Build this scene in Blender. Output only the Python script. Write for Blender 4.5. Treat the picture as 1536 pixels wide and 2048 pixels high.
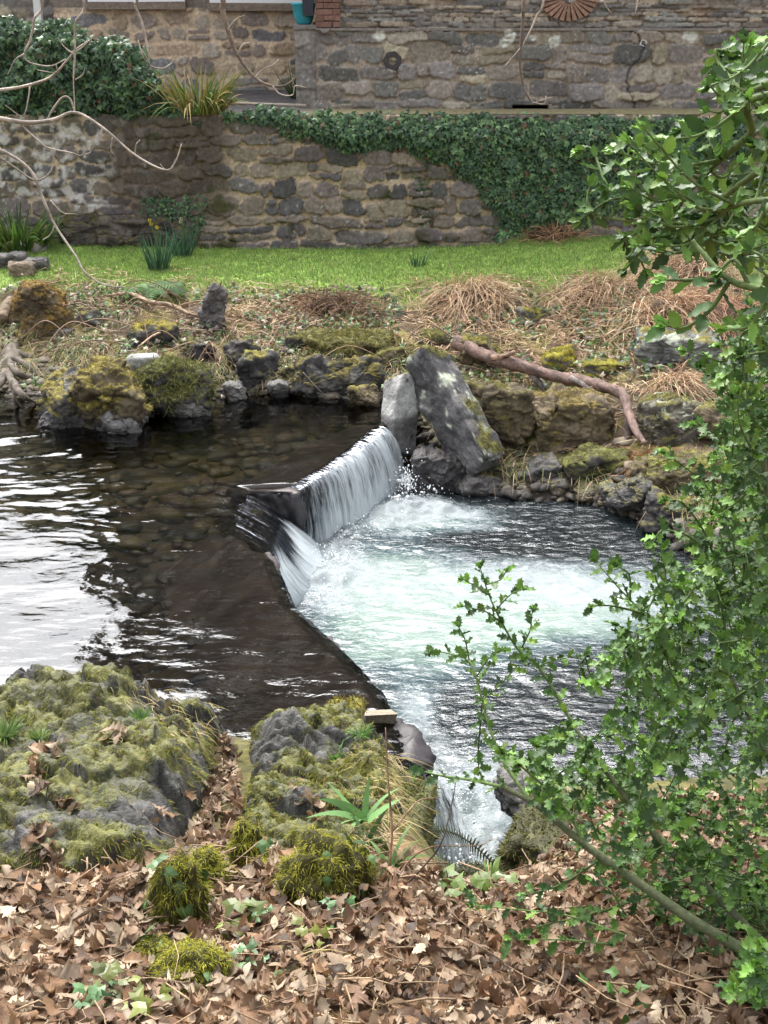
import bpy, bmesh, math, random
import numpy as np
from mathutils import Vector
for o in list(bpy.data.objects):
    bpy.data.objects.remove(o)
SC = bpy.context.scene
COL = SC.collection
R_ = math.radians
rng = np.random.default_rng(11)
random.seed(11)

# ------------------------------------------------------------------ camera
PITCH = R_(21.0)
CAM = np.array([0.0, 0.0, 3.4])
cd = bpy.data.cameras.new('camera')
cam = bpy.data.objects.new('camera', cd); COL.objects.link(cam)
cam.location = CAM; cam.rotation_euler = (R_(90) - PITCH, 0, 0)
cd.sensor_fit = 'VERTICAL'; cd.sensor_height = 24.0; cd.lens = 24.0 * 2600 / 2048
cd.clip_start = 0.05; cd.clip_end = 400
SC.camera = cam

# ------------------------------------------------------------------ overcast sky and soft sun
SUN_EL, SUN_AZ = R_(57), R_(-18)
w = bpy.data.worlds.new('World'); SC.world = w; w.use_nodes = True
wn = w.node_tree; wn.nodes.clear()
sky = wn.nodes.new('ShaderNodeTexSky'); sky.sky_type = 'NISHITA'; sky.sun_disc = False
sky.sun_elevation = SUN_EL; sky.sun_rotation = SUN_AZ; sky.air_density = 1.0; sky.dust_density = 7.0; sky.ozone_density = 1.0
hs = wn.nodes.new('ShaderNodeHueSaturation'); hs.inputs['Saturation'].default_value = 0.22
bg = wn.nodes.new('ShaderNodeBackground'); bg.inputs['Strength'].default_value = 0.15
wo = wn.nodes.new('ShaderNodeOutputWorld')
wn.links.new(sky.outputs[0], hs.inputs['Color']); wn.links.new(hs.outputs[0], bg.inputs[0]); wn.links.new(bg.outputs[0], wo.inputs[0])
sd = bpy.data.lights.new('sun', 'SUN'); sd.energy = 0.5; sd.angle = R_(60); sd.color = (1, 0.96, 0.9)
sun = bpy.data.objects.new('sun', sd); COL.objects.link(sun)
# a bright patch of cloud beyond the house, a little to the left
sun.rotation_euler = Vector((-math.sin(SUN_AZ) * math.cos(SUN_EL), -math.cos(SUN_AZ) * math.cos(SUN_EL), -math.sin(SUN_EL))).to_track_quat('-Z', 'Y').to_euler()
SC.view_settings.view_transform = 'Standard'; SC.view_settings.look = 'None'
SC.view_settings.exposure = 1.88; SC.view_settings.gamma = 1.0
SC.cycles.max_bounces = 8; SC.cycles.transparent_max_bounces = 16
SC.cycles.caustics_reflective = False; SC.cycles.caustics_refractive = False
SC.cycles.use_denoising = True

# ------------------------------------------------------------------ pixel helpers (1536 x 2048 photograph)
FPX = 2600.0
def ray(px, py):
    a = (px - 768) / FPX; b = (1024 - py) / FPX
    return np.array([a, math.cos(PITCH) + b * math.sin(PITCH), -math.sin(PITCH) + b * math.cos(PITCH)])
def at_z(px, py, z):
    d = ray(px, py); return CAM + (z - CAM[2]) / d[2] * d
def at_y(px, py, y):
    d = ray(px, py); return CAM + y / d[1] * d

# ------------------------------------------------------------------ noise
_P = np.random.default_rng(3).permutation(256); _P = np.concatenate([_P, _P, _P])
_G = np.random.default_rng(4).normal(size=(256, 3)); _G /= np.linalg.norm(_G, axis=1)[:, None]
def perlin(x, y, z=0.0):
    x, y, z = np.broadcast_arrays(np.asarray(x, float), np.asarray(y, float), np.asarray(z, float))
    xi = np.floor(x).astype(int); yi = np.floor(y).astype(int); zi = np.floor(z).astype(int)
    xf = x - xi; yf = y - yi; zf = z - zi
    u = xf**3 * (xf * (xf * 6 - 15) + 10); v = yf**3 * (yf * (yf * 6 - 15) + 10); q = zf**3 * (zf * (zf * 6 - 15) + 10)
    xi &= 255; yi &= 255; zi &= 255
    def g(i, j, k):
        h = _P[_P[_P[(xi + i) & 255] + ((yi + j) & 255)] + ((zi + k) & 255)]
        return _G[h, 0] * (xf - i) + _G[h, 1] * (yf - j) + _G[h, 2] * (zf - k)
    def L(a, b, t): return a + t * (b - a)
    return L(L(L(g(0,0,0), g(1,0,0), u), L(g(0,1,0), g(1,1,0), u), v), L(L(g(0,0,1), g(1,0,1), u), L(g(0,1,1), g(1,1,1), u), v), q) * 1.5
def fbm(x, y, z=0.0, o=4, gain=0.5):
    a = 1.0; s = 0.0; f = 1.0
    for k in range(o):
        s = s + a * perlin(np.asarray(x) * f + 17.3 * k, np.asarray(y) * f + 9.1 * k, np.asarray(z) * f + 3.7 * k); a *= gain; f *= 2.03
    return s
def sst(a, b, x):
    t = np.clip((x - a) / (b - a), 0, 1); return t * t * (3 - 2 * t)
def mix3(a, b, t):
    t = np.asarray(t)[..., None]; return np.asarray(a) * (1 - t) + np.asarray(b) * t

# ------------------------------------------------------------------ mesh helpers
def tag(o, label=None, cat=None, group=None, kind=None):
    if label: o['label'] = label
    if cat: o['category'] = cat
    if group: o['group'] = group
    if kind: o['kind'] = kind
    return o
def empty(name, loc=(0, 0, 0), **k):
    o = bpy.data.objects.new(name, None); COL.objects.link(o); o.location = loc; o.empty_display_size = 0.1
    return tag(o, **k)
def mk(name, V, faces, mat, parent=None, col=None, attrs=None, uv=None, smooth=True, **k):
    """faces: one int array (m,3|4) or a list of such arrays"""
    V = np.asarray(V, np.float32)
    if not isinstance(faces, list): faces = [faces]
    faces = [np.asarray(f, np.int32) for f in faces if len(f)]
    me = bpy.data.meshes.new(name)
    me.vertices.add(len(V)); me.vertices.foreach_set('co', V.ravel())
    idx = np.concatenate([f.ravel() for f in faces]); tot = np.concatenate([np.full(len(f), f.shape[1], np.int32) for f in faces])
    st = np.concatenate([[0], np.cumsum(tot)[:-1]]).astype(np.int32)
    me.loops.add(len(idx)); me.loops.foreach_set('vertex_index', idx)
    me.polygons.add(len(tot)); me.polygons.foreach_set('loop_start', st)
    me.polygons.foreach_set('use_smooth', np.full(len(tot), smooth, bool))
    if col is not None:
        c = np.ones((len(V), 4), np.float32); c[:, :3] = col
        a = me.attributes.new('Col', 'FLOAT_COLOR', 'POINT'); a.data.foreach_set('color', c.ravel())
    for n, v in (attrs or {}).items():
        a = me.attributes.new(n, 'FLOAT', 'POINT'); a.data.foreach_set('value', np.asarray(v, np.float32).ravel())
    if uv is not None:
        l = me.uv_layers.new(name='UVMap'); l.data.foreach_set('uv', np.asarray(uv, np.float32)[idx].ravel())
    me.update(calc_edges=True); me.validate()
    if mat: me.materials.append(mat)
    o = bpy.data.objects.new(name, me); COL.objects.link(o)
    if parent:
        o.parent = parent
        o.matrix_parent_inverse = parent.matrix_basis.inverted()
    return tag(o, **k)
def grid_faces(nu, nv):
    i = np.arange(nu - 1)[:, None] * nv + np.arange(nv - 1)[None, :]
    i = i.ravel()
    return np.stack([i, i + nv, i + nv + 1, i + 1], 1)
class Buf:
    def __init__(s): s.V = []; s.F = {}; s.C = []; s.n = 0
    def add(s, V, F, C):
        V = np.asarray(V, float); F = [F] if not isinstance(F, list) else F
        for f in F:
            f = np.asarray(f, int)
            if len(f): s.F.setdefault(f.shape[1], []).append(f + s.n)
        s.V.append(V); s.C.append(np.broadcast_to(np.asarray(C, float), (len(V), 3))); s.n += len(V)
    def mk(s, name, mat, parent=None, **k):
        return mk(name, np.concatenate(s.V), [np.concatenate(v) for v in s.F.values()], mat, parent, col=np.concatenate(s.C), **k)
def catmull(P, n=6):
    P = np.asarray(P, float); Q = np.vstack([2 * P[0] - P[1], P, 2 * P[-1] - P[-2]]); out = []
    for i in range(1, len(Q) - 2):
        t = np.linspace(0, 1, n, endpoint=False)[:, None]
        a, b, c, d = Q[i - 1], Q[i], Q[i + 1], Q[i + 2]
        out.append(0.5 * (2 * b + (c - a) * t + (2 * a - 5 * b + 4 * c - d) * t**2 + (-a + 3 * b - 3 * c + d) * t**3))
    return np.vstack(out + [P[-1:]])
def tube(P, r, sides=6, lump=0.0, seed=0):
    P = np.asarray(P, float); n = len(P); r = np.broadcast_to(np.asarray(r, float), (n,))
    T = np.gradient(P, axis=0); T /= np.linalg.norm(T, axis=1)[:, None] + 1e-9
    up = np.array([0.13, 0.31, 0.94]); A = np.cross(T, up); A /= np.linalg.norm(A, axis=1)[:, None] + 1e-9; B = np.cross(T, A)
    th = np.linspace(0, 2 * np.pi, sides, endpoint=False)
    ring = A[:, None, :] * np.cos(th)[None, :, None] + B[:, None, :] * np.sin(th)[None, :, None]
    rr = r[:, None] * np.ones(sides)[None]
    if lump: 
        Q = P[:, None, :] + ring * r[:, None, None]
        rr = rr * (1 + lump * fbm(Q[..., 0] * 9 + seed, Q[..., 1] * 9, Q[..., 2] * 9, 3))
    V = (P[:, None, :] + ring * rr[..., None]).reshape(-1, 3)
    i = np.arange(n - 1)[:, None] * sides; j = np.arange(sides)[None]; k = (j + 1) % sides
    F = np.stack([i + j, i + k, i + sides + k, i + sides + j], -1).reshape(-1, 4)
    V = np.vstack([V, P[:1], P[-1:]])
    c0 = np.stack([np.full(sides, n * sides), (np.arange(sides) + 1) % sides, np.arange(sides)], 1)
    b = (n - 1) * sides
    c1 = np.stack([np.full(sides, n * sides + 1), b + np.arange(sides), b + (np.arange(sides) + 1) % sides], 1)
    return V, [F, np.vstack([c0, c1])]
def box(c, s, rz=0.0):
    c = np.asarray(c, float); s = np.asarray(s, float) / 2
    V = np.array([[x, y, z] for x in (-1, 1) for y in (-1, 1) for z in (-1, 1)], float) * s
    if rz:
        ca, sa = math.cos(rz), math.sin(rz); V = np.stack([V[:, 0] * ca - V[:, 1] * sa, V[:, 0] * sa + V[:, 1] * ca, V[:, 2]], 1)
    return V + c, np.array([[0,1,3,2],[4,6,7,5],[0,4,5,1],[2,3,7,6],[0,2,6,4],[1,5,7,3]])
def blades(P, D, L, W, bend, segs=4, side=None):
    """ribbons: root P (n,3), direction D (n,3), length, width, droop; returns V, F, per-vertex t and blade index"""
    n = len(P); P = np.asarray(P, float); D = np.asarray(D, float); D = D / (np.linalg.norm(D, axis=1)[:, None] + 1e-9)
    L = np.broadcast_to(L, (n,)); W = np.broadcast_to(W, (n,)); bend = np.broadcast_to(bend, (n,))
    if side is None:
        th = rng.uniform(0, 2 * np.pi, n); side = np.stack([np.cos(th), np.sin(th), np.zeros(n)], 1)
    S = side - D * np.sum(side * D, 1)[:, None]; S /= np.linalg.norm(S, axis=1)[:, None] + 1e-9
    t = np.linspace(0, 1, segs + 1)
    C = P[:, None, :] + D[:, None, :] * (L[:, None] * t)[..., None]
    C[..., 2] -= (bend * L)[:, None] * t[None] ** 2
    hor = D.copy(); hor[:, 2] = 0; hor += rng.normal(0, .15, hor.shape) * [1, 1, 0]
    C += hor[:, None, :] * ((bend * L)[:, None] * t[None] ** 2 * .45)[..., None]
    wd = W[:, None] * (1 - t[None] ** 2.2 * .93) / 2
    V = np.stack([C - S[:, None, :] * wd[..., None], C + S[:, None, :] * wd[..., None]], 2).reshape(-1, 3)
    b = np.arange(n)[:, None] * (2 * (segs + 1)) + np.arange(segs)[None] * 2; b = b.ravel()
    F = np.stack([b, b + 1, b + 3, b + 2], 1)
    return V, F, np.tile(np.repeat(t, 2), n), np.repeat(np.arange(n), 2 * (segs + 1))
def inst(T, F, P, M, C, tcol=None):
    """template T (k,3) and faces copied to positions P with matrices M (n,3,3); C (n,3) colours"""
    n, k = len(P), len(T)
    V = (np.einsum('nij,kj->nki', M, T) + np.asarray(P)[:, None, :]).reshape(-1, 3)
    Fs = F if isinstance(F, list) else [F]
    out = [(np.asarray(f)[None] + (np.arange(n) * k)[:, None, None]).reshape(-1, np.asarray(f).shape[1]) for f in Fs]
    c = np.repeat(np.asarray(C), k, 0)
    if tcol is not None: c = c * np.tile(tcol, n)[:, None]
    return V, out, c
def frames(X, N, scale):
    """matrices whose columns are x along X, z near N"""
    X = X / (np.linalg.norm(X, axis=1)[:, None] + 1e-9)
    Yv = np.cross(N, X); Yv /= np.linalg.norm(Yv, axis=1)[:, None] + 1e-9
    Z = np.cross(X, Yv)
    return np.stack([X, Yv, Z], 2) * np.asarray(scale)[:, None, None]
def rand_dirs(n):
    v = rng.normal(size=(n, 3)); return v / np.linalg.norm(v, axis=1)[:, None]
def inpoly(x, y, poly):
    poly = np.asarray(poly, float); x = np.asarray(x); y = np.asarray(y); r = np.zeros(x.shape, bool); j = len(poly) - 1
    for i in range(len(poly)):
        xi, yi = poly[i]; xj, yj = poly[j]
        c = ((yi > y) != (yj > y)) & (x < (xj - xi) * (y - yi) / (yj - yi + 1e-12) + xi)
        r ^= c; j = i
    return r

# ------------------------------------------------------------------ materials
def nmat(name):
    m = bpy.data.materials.new(name); m.use_nodes = True; nt = m.node_tree; nt.nodes.clear()
    out = nt.nodes.new('ShaderNodeOutputMaterial'); return m, nt, out
def N(nt, t, **k):
    n = nt.nodes.new(t)
    for a, v in k.items():
        if a in n.inputs: n.inputs[a].default_value = v
        else: setattr(n, a, v)
    return n
def noise(nt, scale, detail=4, rough=.55, coord=None, dist=0.0):
    n = N(nt, 'ShaderNodeTexNoise'); n.inputs['Scale'].default_value = scale; n.inputs['Detail'].default_value = detail
    n.inputs['Roughness'].default_value = rough; n.inputs['Distortion'].default_value = dist
    if coord is not None: nt.links.new(coord, n.inputs['Vector'])
    return n
def pos(nt):
    return N(nt, 'ShaderNodeNewGeometry').outputs['Position']
def mrange(nt, src, a, b, c, d):
    m = N(nt, 'ShaderNodeMapRange'); m.inputs[1].default_value = a; m.inputs[2].default_value = b; m.inputs[3].default_value = c; m.inputs[4].default_value = d
    nt.links.new(src, m.inputs[0]); return m.outputs[0]
def surf(name, rough=.8, spec=.3, nscale=30, namt=.35, bscale=60, bstr=.3, bdist=.01, trans=0.0, rvar=0.15, nscale2=None):
    """reads the colour attribute, varies it with noise, bumps it; trans > 0 lets light through thin leaves"""
    m, nt, out = nmat(name); p = pos(nt); L = nt.links.new
    a = N(nt, 'ShaderNodeAttribute', attribute_name='Col')
    n1 = noise(nt, nscale, 6, .6, p)
    f = mrange(nt, n1.outputs['Fac'], .25, .75, 1 - namt, 1 + namt)
    mx = N(nt, 'ShaderNodeMix', data_type='RGBA', blend_type='MULTIPLY'); mx.inputs[0].default_value = 1
    L(a.outputs['Color'], mx.inputs[6]); 
    cb = N(nt, 'ShaderNodeCombineColor'); [L(f, cb.inputs[i]) for i in range(3)]
    L(cb.outputs[0], mx.inputs[7])
    b = N(nt, 'ShaderNodeBsdfPrincipled'); b.inputs['Specular IOR Level'].default_value = spec
    L(mx.outputs[2], b.inputs['Base Color'])
    n3 = noise(nt, nscale * .37, 3, .5, p); L(mrange(nt, n3.outputs['Fac'], .3, .7, max(.05, rough - rvar), min(1, rough + rvar)), b.inputs['Roughness'])
    if bstr:
        n2 = noise(nt, bscale, 6, .65, p); bp = N(nt, 'ShaderNodeBump'); bp.inputs['Strength'].default_value = bstr; bp.inputs['Distance'].default_value = bdist
        L(n2.outputs['Fac'], bp.inputs['Height']); L(bp.outputs[0], b.inputs['Normal'])
    if trans:
        t = N(nt, 'ShaderNodeBsdfTranslucent'); L(mx.outputs[2], t.inputs['Color'])
        ms = N(nt, 'ShaderNodeMixShader'); ms.inputs[0].default_value = trans; L(b.outputs[0], ms.inputs[1]); L(t.outputs[0], ms.inputs[2]); L(ms.outputs[0], out.inputs[0])
    else: L(b.outputs[0], out.inputs[0])
    return m
def cells(x, y, z=0.0, s=1.0, seed=0):
    """nearest jittered lattice point: offsets to it, a random triple for it and the gap to the second nearest"""
    x, y, z = np.broadcast_arrays(np.asarray(x, float) * s, np.asarray(y, float) * s, np.asarray(z, float) * s); xi, yi, zi = np.floor(x).astype(int), np.floor(y).astype(int), np.floor(z).astype(int)
    f1 = np.full(x.shape, 9.0); f2 = f1.copy(); best = np.zeros(x.shape + (6,)); three = np.ptp(z) > 1e-9
    for i in (-1, 0, 1):
        for j in (-1, 0, 1):
            for k in ((-1, 0, 1) if three else (0,)):
                h = _P[_P[_P[(xi + i + seed) & 255] + ((yi + j) & 255)] + ((zi + k) & 255)]; g = _G[h]; g2 = _G[(h * 7 + 31) & 255]
                dx = x - (xi + i + .5 + .45 * g[..., 0]); dy = y - (yi + j + .5 + .45 * g[..., 1]); dz = (z - (zi + k + .5 + .45 * g[..., 2])) if three else 0 * x
                d = np.sqrt(dx * dx + dy * dy + dz * dz); m = d < f1; f2 = np.where(m, f1, np.minimum(f2, d)); f1 = np.where(m, d, f1)
                best = np.where(m[..., None], np.concatenate([np.stack([dx, dy, dz], -1), g2], -1), best)
    return best[..., :3], best[..., 3:], f2 - f1
M_ground = surf('soil and turf', .85, .25, 14, .45, 45, .5, .02)
M_stone = surf('weathered stone', .82, .25, 26, .38, 90, .5, .008)
M_wetrock = surf('wet slate rock', .5, .4, 26, .5, 50, .8, .02, rvar=.2)
M_rock = surf('bank rock', .8, .25, 24, .45, 42, .8, .02)
M_moss = surf('moss strands', .9, .15, 30, .3, 0, 0, trans=.25)
M_blade = surf('grass blades', .6, .3, 6, .25, 0, 0, trans=.3)
M_straw = surf('dry straw', .75, .25, 12, .3, 0, 0, trans=.12)
M_oak = surf('dead oak leaves', .62, .35, 60, .3, 120, .25, .003, trans=.2)
M_holly = surf('holly leaves', .46, .35, 30, .25, 160, .12, .002, trans=.22, rvar=.08)
M_ivy = surf('ivy leaves', .42, .45, 20, .3, 0, 0, trans=.15)
M_bark = surf('bark', .8, .25, 60, .45, 130, .6, .004)
M_wood = surf('wet branch bark', .62, .35, 34, .5, 70, 1.0, .012)
M_conc = surf('wet weir concrete', .45, .45, 8, .35, 70, .5, .008)
M_paint = surf('paint', .4, .4, 20, .08, 60, .05, .002)
M_cobble = surf('river cobbles', .5, .4, 10, .35, 40, .4, .01)
# ------------------------------------------------------------------ terrain
def interp(x, pts):
    pts = np.asarray(pts, float); return np.interp(x, pts[:, 0], pts[:, 1])
FAR_EDGE = [(-12, 12.8), (-3.66, 12.0), (-3.2, 11.7), (-2.5, 11.2), (-2.1, 11.2), (-1.7, 11.65), (-1.36, 11.9), (-.6, 11.85), (-.1, 11.9), (.3, 11.5), (.6, 10.9), (1.0, 10.45), (1.65, 10.35), (2.15, 9.8), (2.4, 9.1), (2.85, 8.8), (3.5, 8.4), (6, 7.8), (12, 6.5)]
NEAR_EDGE = [(-12, 5.4), (-1.9, 5.65), (-1.0, 5.75), (-.1, 5.55), (.1, 5.3), (.24, 5.05), (.45, 5.0), (.73, 5.62), (1.16, 5.95), (1.73, 6.1), (2.15, 6.25), (4, 6.6), (12, 6.5)]
LIP = [(5.0, .24), (5.31, .18), (5.82, .08), (6.21, -.02), (6.59, -.19), (6.95, -.38), (7.33, -.58), (7.72, -.67), (8.0, -.75), (8.27, -.86), (8.60, -1.06), (9.44, -1.04), (9.5, -.60), (9.68, -.52), (9.88, -.42), (10.27, -.265), (10.82, -.055), (11.2, .12), (12, .5)]
def xlip(y): return interp(y, LIP)
def zpool(y): return -.50 - .15 * sst(6.5, 5.1, np.asarray(y, float))
def lawn_z(x): return .70 + .035 * np.clip(x, 0, 8) + .02 * np.clip(-x - 2, 0, 6)
def zfun(x, y, detail=True):
    x = np.asarray(x, float); y = np.asarray(y, float)
    yf = interp(x, FAR_EDGE) + .12 * perlin(x * 1.7, 3.3); yn = interp(x, NEAR_EDGE)
    # beds
    up = -.26 - .16 * sst(9.5, 7.5, y) * sst(-1.0, -2.2, x) - .05 * sst(10.5, 11.5, y) + .04 * fbm(x * 1.1, y * 1.1, 5, 3)
    lo = -1.0 + .1 * fbm(x * .8, y * .8, 2, 3)
    s = sst(-.18, .02, x - interp(y, LIP) + .12)
    bed = up * (1 - s) + lo * s
    # far bank
    t = y - yf; wz = np.where(x > xlip(np.clip(y, 5, 11.2)) + .1, -.5, 0.0); wz = -.5 * sst(.1, .7, x)
    up1 = .60 + (lawn_z(x) - .70) + .10 * sst(15.0, 16.3, y)
    prof = wz - .06 + (up1 - wz + .06) * np.interp(np.clip(t / np.maximum(15.0 - yf, .5), 0, 1.5), [0, .05, .2, .45, .7, .88, 1, 1.5], [0, .14, .30, .54, .78, .94, 1.0, 1.0])
    far = prof
    far = far + .07 * fbm(x * 2.1, y * 2.1, 1, 4) * sst(15.3, 14.2, y) * sst(0, .4, t)
    # near bank
    rb = sst(.02, .34, x)
    BL = np.interp(y, [-3, 0, 2, 2.57, 3.5, 4.2, 4.9, 5.5, 6.5], [2.0, 1.6, 1.18, 1.02, .76, .5, .3, .1, -.2])
    BR = np.interp(y, [-3, 0, 2, 2.57, 3.3, 3.9, 4.4, 5.0, 5.6, 6.4], [2.0, 1.6, 1.18, 1.0, .72, .44, .08, -.42, -.62, -.8])
    BR2 = np.interp(y, [-3, 0, 2, 2.57, 3.3, 3.9, 4.6, 5.3, 6.0, 6.6], [2.0, 1.6, 1.2, 1.02, .78, .55, .25, -.1, -.42, -.8])
    r2 = sst(.45, 1.0, x)
    BR = BR * (1 - r2) + BR2 * r2
    near = BL * (1 - rb) + BR * rb + .025 * fbm(x * 3, y * 3, 8, 3)
    tn = yn - y
    kn = sst(-.12, .12, tn); kf = sst(-.15, .1, t)
    z = bed * (1 - kn) + near * kn
    z = z * (1 - kf) + far * kf
    # the mill leat behind the lawn, along the foot of the wall
    z = z - .35 * sst(16.05, 16.2, y) * sst(-2.6, -2.2, x) * sst(1.6, 1.2, x)
    if detail: z = z + .012 * fbm(x * 9, y * 9, 3, 3)
    return z
def axis(a, b, step, lo, hi, grow=1.25):
    v = list(np.arange(a, b + 1e-6, step)); s = step
    while v[-1] < hi: s *= grow; v.append(v[-1] + s)
    s = step
    while v[0] > lo: s *= grow; v.insert(0, v[0] - s)
    return np.array(v)
gx = axis(-5.2, 5.4, .04, -90, 90); gy = axis(2.0, 16.4, .04, -60, 160)
GX, GY = np.meshgrid(gx, gy, indexing='ij')
GZ = zfun(GX, GY)
bh = GY > 16.4                                   # behind the wall the ground climbs to the terrace
GZ = np.where(bh, np.minimum(.6, 2.0) + 0 * GZ, GZ)
GZ = np.where(GY > 40, .6 + (GY - 40) * .02, GZ)
def ground_col(x, y, z):
    yf = interp(x, FAR_EDGE); yn = interp(x, NEAR_EDGE); n = fbm(x * 2.3, y * 2.3, 4, 4); n2 = fbm(x * 6, y * 6, 9, 3)
    soil = mix3([.075, .052, .035], [.13, .10, .065], sst(-.4, .5, n))
    turf = mix3([.18, .27, .06], [.26, .38, .08], sst(-.4, .4, n2))
    mossy = mix3([.12, .11, .035], [.20, .17, .05], sst(-.3, .4, n2))
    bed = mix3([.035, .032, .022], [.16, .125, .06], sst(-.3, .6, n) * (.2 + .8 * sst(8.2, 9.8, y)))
    bed = mix3(bed, [.022, .03, .04], sst(.0, .3, x - interp(y, LIP)))
    litter = mix3([.10, .06, .035], [.20, .12, .07], sst(-.4, .4, n2))
    t = y - yf
    c = bed
    c = mix3(c, soil, sst(-.1, .15, t)); c = mix3(c, mix3([.03, .026, .022], [.085, .07, .055], sst(-.3, .4, n2)), sst(-.1, .1, t) * sst(.55, .1, t + .25 * n) * .85); c = mix3(c, mossy, sst(.1, .5, t) * sst(-.2, .25, n) * .8)
    lawn = sst(13.85, 14.6, y + .45 * n + .3 * n2) * (1 - .6 * sst(2.2, 3.4, x) * sst(15.9, 15.2, y))
    c = mix3(c, turf, lawn)
    tn = yn - y
    c = mix3(c, mix3(mix3([.05, .048, .018], [.11, .10, .03], sst(-.4, .4, n2)), litter, sst(4.3, 4.0, y)), sst(-.1, .1, tn))
    return c
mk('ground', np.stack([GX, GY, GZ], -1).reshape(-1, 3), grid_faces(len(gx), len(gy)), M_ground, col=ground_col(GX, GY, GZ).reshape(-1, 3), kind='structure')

# near outcrops are height fields of their own: functions first so that things can rest on them
O1P = [(-2.9, 5.5), (-1.85, 5.62), (-1.6, 5.78), (-1.2, 5.7), (-1.0, 5.6), (-.78, 5.52), (-.64, 5.3), (-.57, 4.75), (-.55, 4.3), (-.55, 3.95), (-.62, 3.6), (-1.05, 3.42), (-1.6, 3.45), (-2.9, 3.4)]
O2P = [(-.72, 5.4), (-.62, 5.6), (-.45, 5.58), (-.25, 5.66), (-.1, 5.62), (.0, 5.45), (.06, 5.15), (.10, 4.8), (.14, 4.4), (.20, 4.1), (.2, 3.85), (-.1, 3.62), (-.4, 3.66), (-.60, 3.85), (-.63, 4.3), (-.67, 4.9)]
def poly_dist(x, y, poly):
    """signed distance, positive inside"""
    poly = np.asarray(poly, float); d = np.full(np.shape(x), 1e9)
    for i in range(len(poly)):
        a = poly[i]; b = poly[(i + 1) % len(poly)]; ab = b - a
        t = np.clip(((x - a[0]) * ab[0] + (y - a[1]) * ab[1]) / (ab @ ab), 0, 1)
        d = np.minimum(d, np.hypot(x - a[0] - t * ab[0], y - a[1] - t * ab[1]))
    return np.where(inpoly(x, y, poly), d, -d)
def ridged(x, y, z, o=4):
    s = 0; a = 1; f = 1
    for k in range(o):
        s = s + a * (1 - 2.2 * np.abs(perlin(x * f + 5 * k, y * f, z * f))); a *= .5; f *= 2.1
    return s
def strata(x, y, k):
    q = (x * .55 + y * .85) * k + 1.6 * fbm(x * 1.6, y * 1.6, 2.2, 3)
    f = q - np.floor(q); return np.where(f < .82, f / .82, (1 - f) / .18)
def frac(x, y, seed):
    """blocks split along tilted joints"""
    a = x * .83 - y * .55; b = (x * .55 + y * .83) * 1.9; h = 0
    for s, am in ((3.1, .034), (7.5, .016), (17, .007)):
        d, g, gap = cells(a + .03 * fbm(x * 5, y * 5, seed, 2), b, 0.0, s, seed * 40); h = h + am * (g[..., 0] + 1.3 * (g[..., 1] * d[..., 0] + g[..., 2] * d[..., 1])) - am * .5 * sst(.10, .0, gap)
    return h
def o1_z(x, y):
    wx = x + .07 * fbm(x * 3, y * 3, 1.5, 3); wy = y + .07 * fbm(x * 3, y * 3, 6.5, 3)
    d = poly_dist(wx, wy, O1P)
    g = lambda cx, cy, rx, ry: np.exp(-(((x - cx) / rx) ** 2 + ((y - cy) / ry) ** 2))
    top = np.interp(y, [3.3, 3.6, 4.2, 5.0, 5.8], [.66, .74, .66, .44, .34]) + .13 * g(-1.45, 5.36, .34, .32) - .22 * sst(-1.72, -2.1, x) * sst(4.6, 5.4, y) + .09 * g(-.98, 4.75, .26, .4) - .10 * g(-1.62, 4.75, .10, .5) - .12 * g(-.72, 4.2, .08, .8)
    det = .055 * fbm(x * 2.6, y * 2.6, 3.1, 4) + .05 * (strata(x, y, 4.3) - .5) * sst(-.5, .3, fbm(x * 1.9, y * 1.9, 8, 2)) + .018 * (strata(x + .3, y, 11) - .5) + .012 * ridged(x * 7, y * 7, 1.1, 3)
    det = det + frac(x, y, 1)
    e = sst(-.08, .20, d) ** .8
    return np.where(d > -.09, (top + det) * e + (-.5) * (1 - e), -9)
def o2_z(x, y):
    wx = x + .05 * fbm(x * 3.4, y * 3.4, 11.5, 3); wy = y + .05 * fbm(x * 3.4, y * 3.4, 16.5, 3)
    d = poly_dist(wx, wy, O2P)
    g = lambda cx, cy, rx, ry: np.exp(-(((x - cx) / rx) ** 2 + ((y - cy) / ry) ** 2))
    top = np.interp(y, [3.4, 3.7, 4.3, 5.0, 5.6], [.56, .64, .55, .36, .17]) + .04 * g(-.16, 5.52, .1, .1) + .07 * g(-.45, 5.2, .14, .2) - .10 * g(-.2, 4.75, .07, .2) - .14 * g(-.62, 4.4, .07, .9) - .13 * sst(-.05, .15, x)
    det = .05 * fbm(x * 3.2, y * 3.2, 13.1, 4) + .07 * (strata(x - .5, y, 5.2) - .5) * sst(-.4, .3, fbm(x * 2.1, y * 2.1, 18, 2)) + .025 * (strata(x, y, 13) - .5) + .016 * ridged(x * 8, y * 8, 4.1, 3)
    det = det + frac(x + 3, y, 2)
    e = sst(-.06, .12, d) ** .8
    return np.where(d > -.08, (top + det) * e + (-.75) * (1 - e), -9)
def ztop(x, y): return np.maximum(zfun(x, y), np.maximum(o1_z(x, y), o2_z(x, y)))
def march(px, py, f=None, y0=2.0, y1=16.3):
    """where the sight line through a pixel of the photograph meets the terrain"""
    f = f or ztop; d = ray(px, py); ys = np.linspace(y0, y1, 900); P = CAM[None] + (ys / d[1])[:, None] * d[None]
    below = P[:, 2] < f(P[:, 0], P[:, 1]); k = int(np.argmax(below)) if below.any() else len(ys) - 1
    return P[k]

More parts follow.
